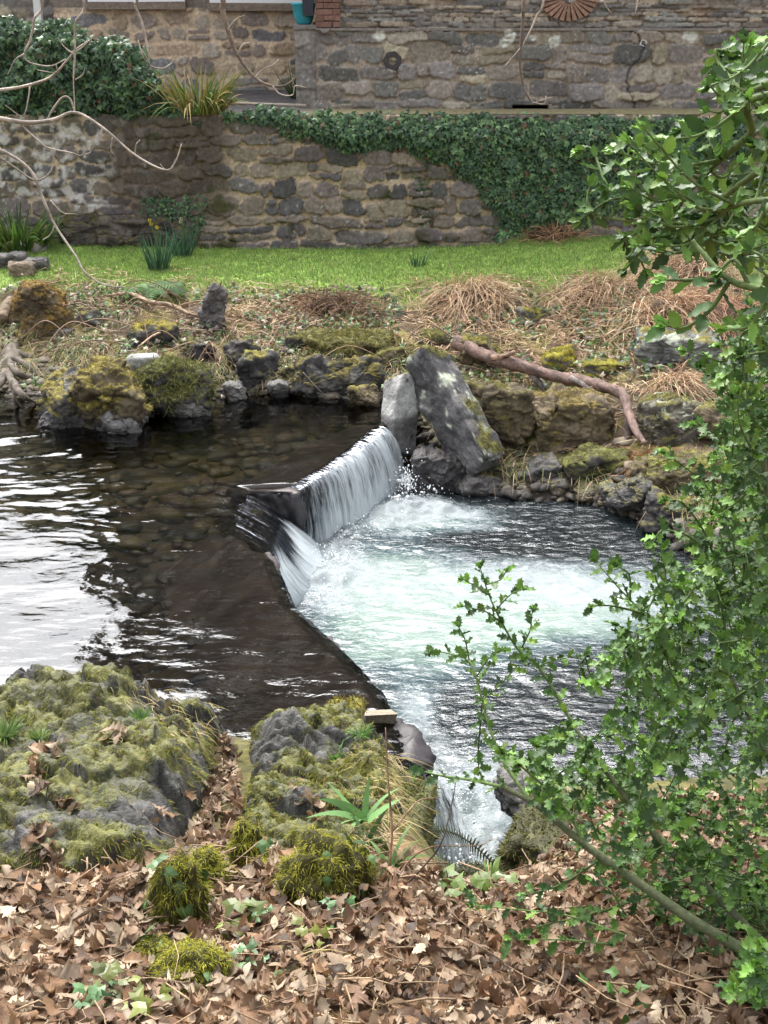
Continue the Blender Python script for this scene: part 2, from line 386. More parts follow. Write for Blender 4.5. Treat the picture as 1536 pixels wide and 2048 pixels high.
# ------------------------------------------------------------------ water materials
def water_mat(name, tint, bscale, bstr, foam=False, ior=1.42, ani=(1, 1, 1), deep=(.032, .046, .052)):
    m, nt, out = nmat(name); L = nt.links.new; p = pos(nt)
    mp = N(nt, 'ShaderNodeMapping'); mp.inputs['Scale'].default_value = ani; L(p, mp.inputs[0])
    n1 = noise(nt, bscale, 3, .5, mp.outputs[0], .6); n2 = noise(nt, bscale * 3.1, 2, .5, mp.outputs[0], .4)
    ad = N(nt, 'ShaderNodeMath', operation='MULTIPLY_ADD'); L(n2.outputs['Fac'], ad.inputs[0]); ad.inputs[1].default_value = .22; L(n1.outputs['Fac'], ad.inputs[2])
    bp = N(nt, 'ShaderNodeBump'); bp.inputs['Strength'].default_value = bstr; bp.inputs['Distance'].default_value = .02; L(ad.outputs[0], bp.inputs['Height'])
    fr = N(nt, 'ShaderNodeFresnel'); fr.inputs['IOR'].default_value = ior; L(bp.outputs[0], fr.inputs['Normal'])
    tr = N(nt, 'ShaderNodeBsdfTransparent'); tr.inputs[0].default_value = (*tint, 1)
    gl = N(nt, 'ShaderNodeBsdfGlossy'); gl.inputs['Roughness'].default_value = .03; gl.inputs['Color'].default_value = (.95, .97, 1, 1); L(bp.outputs[0], gl.inputs['Normal'])
    base = tr.outputs[0]
    if foam:
        # air bubbles carried under the surface make the water itself pale green
        aer = N(nt, 'ShaderNodeAttribute', attribute_name='aer')
        na = noise(nt, 9, 6, .65, p, .5)
        fa = N(nt, 'ShaderNodeMath', operation='MULTIPLY'); L(aer.outputs['Fac'], fa.inputs[0]); L(mrange(nt, na.outputs['Fac'], .25, .65, .65, 1.15), fa.inputs[1])
        df = N(nt, 'ShaderNodeBsdfDiffuse'); L(bp.outputs[0], df.inputs['Normal'])
        rmp = N(nt, 'ShaderNodeValToRGB'); L(fa.outputs[0], rmp.inputs[0])
        e = rmp.color_ramp.elements; e[0].position = 0; e[0].color = (*deep, 1); e[1].position = 1; e[1].color = (.195, .25, .222, 1)
        k = e.new(.3); k.color = (.03, .052, .058, 1); k = e.new(.6); k.color = (.105, .155, .13, 1)
        L(rmp.outputs[0], df.inputs['Color'])
        mb = N(nt, 'ShaderNodeMixShader'); L(mrange(nt, fa.outputs[0], 0, .25, .2, 1), mb.inputs[0]); L(tr.outputs[0], mb.inputs[1]); L(df.outputs[0], mb.inputs[2]); base = mb.outputs[0]
    ms = N(nt, 'ShaderNodeMixShader'); L(fr.outputs[0], ms.inputs[0]); L(base, ms.inputs[1]); L(gl.outputs[0], ms.inputs[2])
    res = ms.outputs[0]
    if foam:
        fo = N(nt, 'ShaderNodeAttribute', attribute_name='foam')
        nf = noise(nt, 26, 8, .72, p, .8); nf2 = noise(nt, 110, 4, .7, p)
        s1 = N(nt, 'ShaderNodeMath', operation='MULTIPLY_ADD'); L(nf2.outputs['Fac'], s1.inputs[0]); s1.inputs[1].default_value = .62; L(nf.outputs['Fac'], s1.inputs[2])
        # thin broken lines of bubbles
        n4 = noise(nt, 6.5, 7, .66, p, 1.6); ab = N(nt, 'ShaderNodeMath', operation='SUBTRACT'); L(n4.outputs['Fac'], ab.inputs[0]); ab.inputs[1].default_value = .5; a2 = N(nt, 'ShaderNodeMath', operation='ABSOLUTE'); L(ab.outputs[0], a2.inputs[0])
        ln = N(nt, 'ShaderNodeMath', operation='MULTIPLY'); L(mrange(nt, a2.outputs[0], 0, .06, .34, -.06), ln.inputs[0]); L(mrange(nt, aer.outputs['Fac'], .02, .35, .25, 1), ln.inputs[1]); s0 = N(nt, 'ShaderNodeMath', operation='ADD'); L(s1.outputs[0], s0.inputs[0]); L(ln.outputs[0], s0.inputs[1]); s1 = s0
        s2 = N(nt, 'ShaderNodeMath', operation='ADD'); L(fo.outputs['Fac'], s2.inputs[0]); L(s1.outputs[0], s2.inputs[1])
        fd = N(nt, 'ShaderNodeBsdfDiffuse'); fd.inputs['Color'].default_value = (.275, .305, .315, 1)
        b2 = N(nt, 'ShaderNodeBump'); b2.inputs['Strength'].default_value = .5; b2.inputs['Distance'].default_value = .02; L(s1.outputs[0], b2.inputs['Height']); L(b2.outputs[0], fd.inputs['Normal'])
        mf = N(nt, 'ShaderNodeMixShader'); L(mrange(nt, s2.outputs[0], .92, 1.75, 0, .95), mf.inputs[0]); L(res, mf.inputs[1]); L(fd.outputs[0], mf.inputs[2]); res = mf.outputs[0]
    L(res, out.inputs[0]); return m
M_upper = water_mat('clear brown river water', (.43, .42, .38), 10, .12, ior=1.58, ani=(.7, 1.35, 1))
M_pool = water_mat('churned pool water', (.30, .36, .38), 20, .5, ior=1.5, foam=True, ani=(.7, 1.4, 1))
def fall_mat(name, dens):
    """falling water: uv.x runs along the lip, uv.y down the fall; white strands of broken water between clear ones"""
    m, nt, out = nmat(name); L = nt.links.new
    uv = N(nt, 'ShaderNodeUVMap', uv_map='UVMap')
    mp = N(nt, 'ShaderNodeMapping'); mp.inputs['Scale'].default_value = (34, 2.0, 1); L(uv.outputs[0], mp.inputs[0])
    n1 = noise(nt, 1.0, 6, .72, mp.outputs[0], .8)
    mp2 = N(nt, 'ShaderNodeMapping'); mp2.inputs['Scale'].default_value = (120, 9.0, 1); L(uv.outputs[0], mp2.inputs[0])
    n2 = noise(nt, 1.0, 3, .6, mp2.outputs[0], .3)
    wa = N(nt, 'ShaderNodeAttribute', attribute_name='foam')
    s = N(nt, 'ShaderNodeMath', operation='MULTIPLY_ADD'); L(n2.outputs['Fac'], s.inputs[0]); s.inputs[1].default_value = .35; L(n1.outputs['Fac'], s.inputs[2])
    mp3 = N(nt, 'ShaderNodeMapping'); mp3.inputs['Scale'].default_value = (9, 1.1, 1); L(uv.outputs[0], mp3.inputs[0]); n3 = noise(nt, 1.0, 2, .5, mp3.outputs[0], .4)
    s1 = N(nt, 'ShaderNodeMath', operation='ADD'); L(s.outputs[0], s1.inputs[0]); L(mrange(nt, n3.outputs['Fac'], .3, .7, -.16, .14), s1.inputs[1])
    s2 = N(nt, 'ShaderNodeMath', operation='ADD'); L(s1.outputs[0], s2.inputs[0]); L(wa.outputs['Fac'], s2.inputs[1])
    bp = N(nt, 'ShaderNodeBump'); bp.inputs['Strength'].default_value = .5; bp.inputs['Distance'].default_value = .008; L(s.outputs[0], bp.inputs['Height'])
    fr = N(nt, 'ShaderNodeFresnel'); fr.inputs['IOR'].default_value = 1.3; L(bp.outputs[0], fr.inputs['Normal'])
    tr = N(nt, 'ShaderNodeBsdfTransparent'); tr.inputs[0].default_value = (.72, .74, .72, 1)
    gl = N(nt, 'ShaderNodeBsdfGlossy'); gl.inputs['Roughness'].default_value = .08; gl.inputs['Color'].default_value = (.24, .26, .30, 1); L(bp.outputs[0], gl.inputs['Normal'])
    ms = N(nt, 'ShaderNodeMixShader'); L(fr.outputs[0], ms.inputs[0]); L(tr.outputs[0], ms.inputs[1]); L(gl.outputs[0], ms.inputs[2])
    df = N(nt, 'ShaderNodeBsdfPrincipled'); df.inputs['Base Color'].default_value = (.46, .51, .54, 1); df.inputs['Roughness'].default_value = .25; df.inputs['Specular IOR Level'].default_value = .6; L(bp.outputs[0], df.inputs['Normal'])
    mf = N(nt, 'ShaderNodeMixShader'); L(mrange(nt, s2.outputs[0], dens - .08, dens + .30, 0, .92), mf.inputs[0]); L(ms.outputs[0], mf.inputs[1]); L(df.outputs[0], mf.inputs[2])
    hd = N(nt, 'ShaderNodeAttribute', attribute_name='clear'); t2 = N(nt, 'ShaderNodeBsdfTransparent'); mh = N(nt, 'ShaderNodeMixShader'); L(hd.outputs['Fac'], mh.inputs[0]); L(mf.outputs[0], mh.inputs[1]); L(t2.outputs[0], mh.inputs[2])
    L(mh.outputs[0], out.inputs[0]); return m
M_fall = fall_mat('falling water', .66)

# ------------------------------------------------------------------ upper river surface
def upper_h(x, y):
    near_lip = np.exp(-np.clip(xlip(y) - x, 0, 9) / .35)
    left = sst(-1.1, -2.0, x)
    q = fbm(x * .8, y * .8, 1.0, 2)
    chop = .0072 * fbm(x * 2.4 + q, y * 4.0 + q, 0.3, 3) * (.35 + 1.2 * sst(7.6, 9.6, y) * sst(11.5, 10.2, y) * left)
    swell = .0075 * fbm(x * 1.5, y * 2.4, 4.4, 2)
    rip = .0017 * fbm(x * 6 + 2 * q, y * 11, 7.7, 3) * (.62 + .38 * left) * (.5 + .9 * sst(-.2, .4, fbm(x * .9, y * .9, 3, 2)))
    h = chop + swell + rip
    # draw-down towards the notch in the weir, with flow lines that bend into it
    dn = np.hypot(x + 1.05, (y - 9.03) * 1.5)
    h = h - .03 * np.exp(-(dn / .42) ** 2)
    ang = np.arctan2((y - 9.03), -(x + .75) + .02); h = h + .0016 * np.sin(ang * 22 + 3 * q) * np.exp(-((dn - .3) / .75) ** 2)
    # streaks that draw over the lip
    h = h + .004 * near_lip * fbm(x * 5, y * 13, 3.3, 3)
    for (rx, ry, rr, am) in RINGS:
        d = np.hypot(x - rx, y - ry); h = h + am * np.sin(d * 2 * np.pi / .030) * np.exp(-((d - rr * .6) / (rr * .5)) ** 2)
    return h
RINGS = [(*at_z(px, py, 0)[:2], r, a) for px, py, r, a in [(480, 1418, .10, .0017), (552, 1324, .09, .0015), (592, 1382, .07, .0016), (225, 1287, .13, .0016), (240, 1330, .05, .0012), (440, 1355, .05, .0013), (330, 1215, .05, .001), (540, 1450, .06, .0013), (95, 1210, .07, .0012), (170, 1160, .05, .001), (620, 1330, .05, .0011)]]
uy = np.concatenate([np.arange(5.2, 9.6, .014), np.arange(9.6, 12.9, .022)])
ut = np.concatenate([np.linspace(0, 1, 40, endpoint=False) ** .8 * .55, .55 + .45 * np.linspace(0, 1, 230)])
XL = xlip(uy) - .0
UX = -9 + (XL[None, :] + 9) * ut[:, None]; UY = np.broadcast_to(uy[None], UX.shape)
UZ = upper_h(UX, UY)
edge = np.clip((XL[None, :] - UX) / .10, 0, 1); UZ = UZ - .022 * (1 - edge) ** 2
mk('river_water', np.stack([UX, UY, UZ], -1).reshape(-1, 3), grid_faces(*UX.shape), M_upper, kind='structure')

# ------------------------------------------------------------------ weir of two slabs with a notch between them
def slab(name, top, back_drop, z0, z1, parent, label=None):
    bm = bmesh.new(); n = len(top)
    tv = [bm.verts.new((x, y, z1 - dz)) for (x, y, dz) in top]; bv = [bm.verts.new((x, y, z0)) for (x, y, dz) in top]
    bm.faces.new(tv); bm.faces.new(bv[::-1])
    for i in range(n): bm.faces.new([tv[i], bv[i], bv[(i + 1) % n], tv[(i + 1) % n]])
    bmesh.ops.recalc_face_normals(bm, faces=bm.faces)
    e = [e for e in bm.edges if e.verts[0] in tv and e.verts[1] in tv]
    bmesh.ops.bevel(bm, geom=e, offset=.045, segments=3, profile=.6, affect='EDGES')
    bmesh.ops.triangulate(bm, faces=bm.faces)
    for _ in range(5):
        long = [e for e in bm.edges if e.calc_length() > .06]
        if not long: break
        bmesh.ops.subdivide_edges(bm, edges=long, cuts=1); bmesh.ops.triangulate(bm, faces=[f for f in bm.faces if len(f.verts) > 3])
    bmesh.ops.recalc_face_normals(bm, faces=bm.faces)
    V = np.array([v.co[:] for v in bm.verts]); F = np.array([[v.index for v in f.verts] for f in bm.faces]); Nn = None
    bm.verts.index_update(); bm.normal_update(); Nn = np.array([v.normal[:] for v in bm.verts]); F = np.array([[v.index for v in f.verts] for f in bm.faces]); bm.free()
    V = V + Nn * (((.05 * fbm(V[:, 0] * 5, V[:, 1] * 5, V[:, 2] * 7, 4) + .02 * ridged(V[:, 0] * 9, V[:, 1] * 9, V[:, 2] * 12, 3)) * .8 + .03 * (cells(V[:, 0], V[:, 1], V[:, 2], 5, 9)[1][:, 0])) * (1 - .75 * (Nn[:, 2] > .7)))[:, None]
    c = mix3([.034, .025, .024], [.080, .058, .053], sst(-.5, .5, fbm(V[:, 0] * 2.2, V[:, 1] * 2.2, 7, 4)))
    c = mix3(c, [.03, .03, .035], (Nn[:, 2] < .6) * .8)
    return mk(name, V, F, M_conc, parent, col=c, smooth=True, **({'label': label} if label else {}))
weir = empty('weir', (-.5, 8.5, -.5), label='low brown concrete weir across the stream with a notch in it', cat='weir')
NEAR_SLAB = [(-1.24, 8.6, .02), (-1.0, 8.40, .01), (-.84, 8.17, 0), (-.74, 7.95, 0), (-.685, 7.72, 0), (-.595, 7.33, 0), (-.395, 6.95, 0), (-.205, 6.59, 0), (-.035, 6.21, 0), (.065, 5.82, 0), (.15, 5.48, .01), (.16, 5.2, .03), (-.12, 5.15, .06), (-.5, 5.7, .10), (-.82, 5.85, .18), (-1.12, 6.4, .30), (-1.38, 7.3, .34), (-1.55, 8.3, .24)]
FAR_SLAB = [(-1.20, 9.62, .07), (-1.12, 9.49, .05), (-.9, 9.43, .012), (-.67, 9.34, 0), (-.59, 9.5, 0), (-.53, 9.68, 0), (-.43, 9.88, 0), (-.28, 10.27, 0), (-.07, 10.82, 0), (.03, 11.1, .0), (-.28, 11.4, .10), (-.82, 11.0, .22), (-1.12, 10.2, .22)]
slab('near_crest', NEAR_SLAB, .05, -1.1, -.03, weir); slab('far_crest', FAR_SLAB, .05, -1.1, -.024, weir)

# ------------------------------------------------------------------ falls
def sheet(name, rows, nu, mat, seed, foam, wob=.012, label=None, cat=None, ulen=1.0, parent=None, clear=.05):
    """rows: list of polylines from the lip down, each (k,3); resampled to nu points along the lip"""
    def res(P):
        P = np.asarray(P, float); s = np.concatenate([[0], np.cumsum(np.linalg.norm(np.diff(P, axis=0), axis=1))]); q = np.linspace(0, s[-1], nu)
        return np.stack([np.interp(q, s, P[:, i]) for i in range(3)], 1)
    R = np.stack([res(P) for P in rows]); nr = 40
    R = np.stack([catmull(R[:, j], 10) for j in range(nu)], 0)     # nu, nv, 3
    nv = R.shape[1]; v = np.linspace(0, 1, nv); u = np.linspace(0, 1, nu)
    U, Vv = np.meshgrid(u, v, indexing='ij')
    T = np.gradient(R, axis=0); D = np.gradient(R, axis=1); Nn = np.cross(T, D); Nn /= np.linalg.norm(Nn, axis=2)[..., None] + 1e-9
    s = fbm(U * ulen * 26 + seed, Vv * 1.6, seed, 3) + .6 * fbm(U * ulen * 60, Vv * 4, seed + 2, 2)
    R = R + Nn * (wob * s * sst(0, .25, Vv))[..., None]
    uvs = np.stack([U * ulen, Vv], -1).reshape(-1, 2)
    return mk(name, R.reshape(-1, 3), grid_faces(nu, nv), mat, parent, uv=uvs, attrs={'foam': foam(U, Vv).ravel(), 'clear': (1 - sst(.02, clear + .021, Vv)).ravel()}, label=label, cat=cat)
lipf = [(-.655, 9.36), (-.585, 9.5), (-.515, 9.68), (-.415, 9.88), (-.26, 10.27), (-.05, 10.82), (-.0, 10.95)]
rows = []
for k, (out_, z) in enumerate([(-.10, -.004), (0, -.006), (.05, -.04), (.09, -.15), (.125, -.32), (.15, -.56)]):
    row = []
    for i, (x, y) in enumerate(lipf):
        f = i / (len(lipf) - 1); o = out_ * (.35 + 1.5 * min(f, .75)) if out_ > 0 else out_
        row.append((x + o * .93, y - o * (.55 - .2 * f), z))
    rows.append(row)
sheet('waterfall', rows, 190, M_fall, 3.0, lambda u, v: -.04 + .24 * sst(.1, .5, v) * (.3 + .7 * sst(.08, .45, u)) + .22 * sst(.70, 1, v) - .22 * sst(.14, 0, u) - .32 * sst(.30, .05, v + .10 * fbm(u * 22, 0 * u, 3, 3)), label='white curtain of water falling over the far slab of the weir', cat='waterfall', ulen=1.6)
ch = [[at_z(*p) for p in r] for r in [[(400, 945, -.006), (395, 990, -.010), (385, 1040, -.006)], [(462, 974, -.014), (452, 1008, -.024), (436, 1052, -.012)], [(520, 1002, -.075), (512, 1032, -.065), (496, 1080, -.024)],
      [(566, 1032, -.18), (560, 1058, -.14), (541, 1112, -.05)], [(606, 1062, -.34), (600, 1096, -.30), (553, 1162, -.14)], [(634, 1084, -.48), (636, 1126, -.46), (574, 1204, -.36)], [(650, 1100, -.57), (662, 1150, -.57), (594, 1228, -.57)]]]
sheet('chute', [r[::-1] for r in ch], 120, M_fall, 9.0, lambda u, v: -.34 + .60 * sst(.42, .75, v + .06 * np.sin(u * 9)) + .10 * sst(.85, 1, v), wob=.0035, label='smooth chute of water bending through the notch in the weir', cat='waterfall', ulen=.5, clear=.55)
lipn = [(-.77, 8.02), (-.69, 7.72), (-.60, 7.33), (-.40, 6.95), (-.21, 6.59), (-.04, 6.21), (.06, 5.82), (.145, 5.48), (.155, 5.30)]
rows = []
for k, (o, z) in enumerate([(-.06, -.012), (.01, -.02), (.05, -.07), (.075, -.16), (.09, -.28), (.10, -.58)]):
    rows.append([(x + o * .9, y + o * .35, z - (.15 * max(0, 6 - y) if k == 5 else 0)) for x, y in lipn])
sheet('film', rows, 260, M_fall, 21.0, lambda u, v: -.16 + .30 * sst(.3, 1, v) + .12 * np.sin(u * 37) * np.sin(u * 11) * v, wob=.008, label='thin film of water slipping over the long near slab of the weir', cat='waterfall', ulen=3.2)
def P3(px, py, z): return at_z(px, py, z)
sf = [[P3(838, 1540, -.12), P3(905, 1575, -.42)], [P3(850, 1585, -.22), P3(915, 1610, -.46)], [P3(862, 1625, -.34), P3(928, 1640, -.5)], [P3(868, 1680, -.48), P3(945, 1690, -.56)], [P3(876, 1730, -.60), P3(955, 1730, -.62)]]
sheet('small_fall', [r[::-1] for r in sf], 90, M_fall, 31.0, lambda u, v: .04 + .16 * v + .05 * np.sin(u * 12), wob=.02, label='small fall pouring down beside the mossy rock at the end of the weir', cat='waterfall', ulen=.7)

# ------------------------------------------------------------------ plunge pool
py_ = np.concatenate([np.arange(4.9, 10.8, .022), np.arange(10.8, 11.4, .05)])
pt = np.linspace(0, 1, 300) ** 1.25
PX = np.where(py_ > 8.0, np.interp(py_, [8.0, 9.45, 9.88, 10.27, 10.83, 11.4], [-.75, -.62, -.44, -.28, -.06, .2]), xlip(py_))[None, :] - .04
PXg = PX + (8.0 - PX) * pt[:, None]; PYg = np.broadcast_to(py_[None], PXg.shape)
def G(px, py, rx, ry, a, z=-.5):
    c = at_z(px, py, z); return lambda x, y: a * np.exp(-(((x - c[0]) / rx) ** 2 + ((y - c[1]) / ry) ** 2))
FO = [G(760, 1035, .30, .30, 1.0), G(850, 1030, .35, .24, 1.1), G(930, 1040, .28, .15, .7), G(660, 1110, .22, .40, 1.0), G(640, 1180, .26, .34, .95), G(700, 1150, .3, .35, .4), G(800, 1130, .35, .2, .25), G(880, 1160, .5, .3, .42), G(1000, 1140, .4, .22, .45), G(1110, 1150, .45, .35, .5), G(1200, 1210, .5, .4, .55), G(1280, 1190, .4, .35, .5), G(1050, 1190, .4, .3, .35), G(800, 1190, .35, .3, .25),
      G(830, 1410, .10, .22, .62), G(850, 1460, .08, .16, .4), G(930, 1580, .22, .24, 1.1, -.5), G(990, 1600, .2, .2, .9, -.55), G(915, 1740, .24, .3, 1.9, -.6), G(960, 1690, .3, .35, 1.6, -.6), G(890, 1500, .08, .2, .5), G(1040, 1550, .3, .14, .3)]
FN = [G(1010, 1080, .55, .13, -.55), G(760, 1082, .18, .1, -.25), G(1250, 1090, .7, .18, -.45), G(930, 1250, .45, .35, -.32), G(760, 1260, .25, .3, -.2), G(1100, 1330, .8, .35, -.5), G(1250, 1290, .5, .3, -.5), G(760, 1330, .3, .25, -.15)]
AE = [G(760, 1170, .5, .8, .75), G(900, 1210, .6, .6, .75), G(950, 1250, .45, .45, .45), G(1080, 1210, .7, .5, .7), G(1230, 1200, .5, .5, .5), G(850, 1300, .3, .4, .4), G(760, 1040, .5, .3, .45), G(900, 1040, .4, .22, .35), G(820, 1420, .14, .4, .35), G(930, 1650, .3, .5, .5, -.55), G(720, 1300, .2, .3, .3)]
xx, yy = PXg, PYg
wqx = xx + .12 * fbm(xx * 2.2, yy * 2.2, 3, 3); wqy = yy + .12 * fbm(xx * 2.2, yy * 2.2, 13, 3)
foam = sum(g(wqx, wqy) for g in FO) + sum(g(wqx, wqy) for g in FN)
aer = np.clip(sum(g(wqx, wqy) for g in AE) + .5 * sum(g(wqx, wqy) for g in FN[:3]), 0, 1.0)
q = fbm(xx * 1.1, yy * 1.1, 1, 2)
# swirled streaks of foam running away from the falls
ang = np.arctan2(yy - 9.6, xx + .35) + 2.37; rad = np.hypot(xx + .35, yy - 9.6)
streak = fbm(ang * 5 + 1.3 * q, rad * 1.3 + q, 2.2, 4)
foam = np.clip(foam * .8, 0, .95) * (.80 + .55 * streak) + .10 * streak * sst(.1, .4, aer) + .15 * np.clip(ridged(xx * 2.3 + q, yy * 3.0, 5.0, 3) - .6, 0, 1) * sst(.1, .5, aer + foam)
lipd = xx - (PX + .04); foam = foam + .62 * np.exp(-((lipd - .07) / .08) ** 2) * (.5 + .5 * fbm(xx * 4, yy * 4, 2, 2)) * sst(11, 10.6, yy)
base = zpool(yy)
act = np.clip(foam, 0, 1)
h = .011 * fbm(xx * 4 + q, yy * 7, 1.2, 4) + .026 * act * fbm(xx * 7, yy * 7, 3.3, 4) + .007 * fbm(xx * 9 + q, yy * 18, 6.1, 3)
for (px, pyy, r, a) in [(800, 1020, .3, .06), (690, 1060, .2, .04), (660, 1160, .22, .06), (915, 1735, .14, .05), (930, 1580, .15, .05), (870, 1015, .25, .05)]:
    c = at_z(px, pyy, -.5); h = h + a * np.exp(-((xx - c[0]) ** 2 + (yy - c[1]) ** 2) / r ** 2) * (1 + .6 * fbm(xx * 9, yy * 9, 2, 3))
mk('pool_water', np.stack([xx, yy, base + h], -1).reshape(-1, 3), grid_faces(*xx.shape), M_pool, attrs={'foam': foam.ravel(), 'aer': aer.ravel()}, kind='structure')
# drops and froth thrown up along the foot of the falls
ico_b = bmesh.new(); bmesh.ops.create_icosphere(ico_b, subdivisions=1, radius=1); ICO_V = np.array([v.co[:] for v in ico_b.verts]); ico_b.faces.ensure_lookup_table(); ICO_F = np.array([[v.index for v in f.verts] for f in ico_b.faces]); ico_b.free()
m, nt, out = nmat('froth'); b = N(nt, 'ShaderNodeBsdfPrincipled'); b.inputs['Base Color'].default_value = (.88, .92, .95, 1); b.inputs['Roughness'].default_value = .3; nt.links.new(b.outputs[0], out.inputs[0]); M_froth = m
S = []
for (px, pyy, sx, sy, sz, n, z) in [(790, 1005, .22, .22, .10, 520, -.5), (835, 1000, .12, .1, .12, 260, -.5), (690, 1058, .15, .12, .06, 300, -.5), (650, 1150, .12, .25, .06, 620, -.5), (815, 965, .05, .10, .12, 420, -.4), (910, 1735, .09, .1, .06, 220, -.58), (925, 1590, .12, .1, .05, 130, -.5), (890, 1560, .05, .12, .05, 80, -.46)]:
    c = at_z(px, pyy, z); S.append(np.stack([c[0] + sx * rng.normal(size=n), c[1] + sy * rng.normal(size=n), c[2] + np.abs(sz * rng.normal(size=n)) * rng.uniform(0, 1, n)], 1))
S = np.vstack(S); S[:, 2] = np.maximum(S[:, 2], zpool(S[:, 1]) + .01); r = rng.gamma(2.0, .0013, len(S)) + .001
V, F, c = inst(ICO_V, ICO_F, S, np.eye(3)[None] * r[:, None, None] * np.array([1, 1, 1.4]), np.ones((len(S), 3)))
mk('spray', V, F, M_froth, kind='stuff', label='white drops and froth thrown up at the foot of the falls')

# ------------------------------------------------------------------ cobbles on the river bed
B = Buf(); n = 1150
cx = rng.uniform(-5, -.3, n); cy = rng.uniform(6.0, 12.0, n); sc = np.minimum(rng.gamma(2.6, .017, n) + .02, .11)
keep = (cx < xlip(cy) - .25) & (zfun(cx, cy) < -.16); cx, cy, sc = cx[keep], cy[keep], sc[keep]
T2 = np.array([[1, 0, 0], [0, 1, 0], [0, 0, .5]]); tb = bmesh.new(); bmesh.ops.create_icosphere(tb, subdivisions=2, radius=1); TV = np.array([v.co[:] for v in tb.verts]); TF = np.array([[v.index for v in f.verts] for f in tb.faces]); tb.free()
TV = TV * (1 + .25 * fbm(TV[:, 0] * 1.3, TV[:, 1] * 1.3, TV[:, 2] * 1.3, 2))[:, None]
th = rng.uniform(0, 6.28, len(cx)); Mx = np.zeros((len(cx), 3, 3)); Mx[:, 0, 0] = np.cos(th); Mx[:, 0, 1] = -np.sin(th); Mx[:, 1, 0] = np.sin(th); Mx[:, 1, 1] = np.cos(th); Mx[:, 2, 2] = .5
Mx *= sc[:, None, None]; Mx[:, :, 0] *= rng.uniform(1, 1.6, len(cx))[:, None]
pal = np.array([[.20, .16, .08], [.27, .22, .11], [.15, .135, .08], [.10, .10, .07], [.24, .23, .15], [.22, .15, .08]]) * .5
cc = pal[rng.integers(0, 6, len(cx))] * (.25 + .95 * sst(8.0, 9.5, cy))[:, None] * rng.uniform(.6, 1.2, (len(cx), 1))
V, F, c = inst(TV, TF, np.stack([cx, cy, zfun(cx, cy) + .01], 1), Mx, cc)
mk('riverbed_cobbles', V, F, M_cobble, col=c, kind='stuff', label='brown and olive cobbles lying on the river bed')
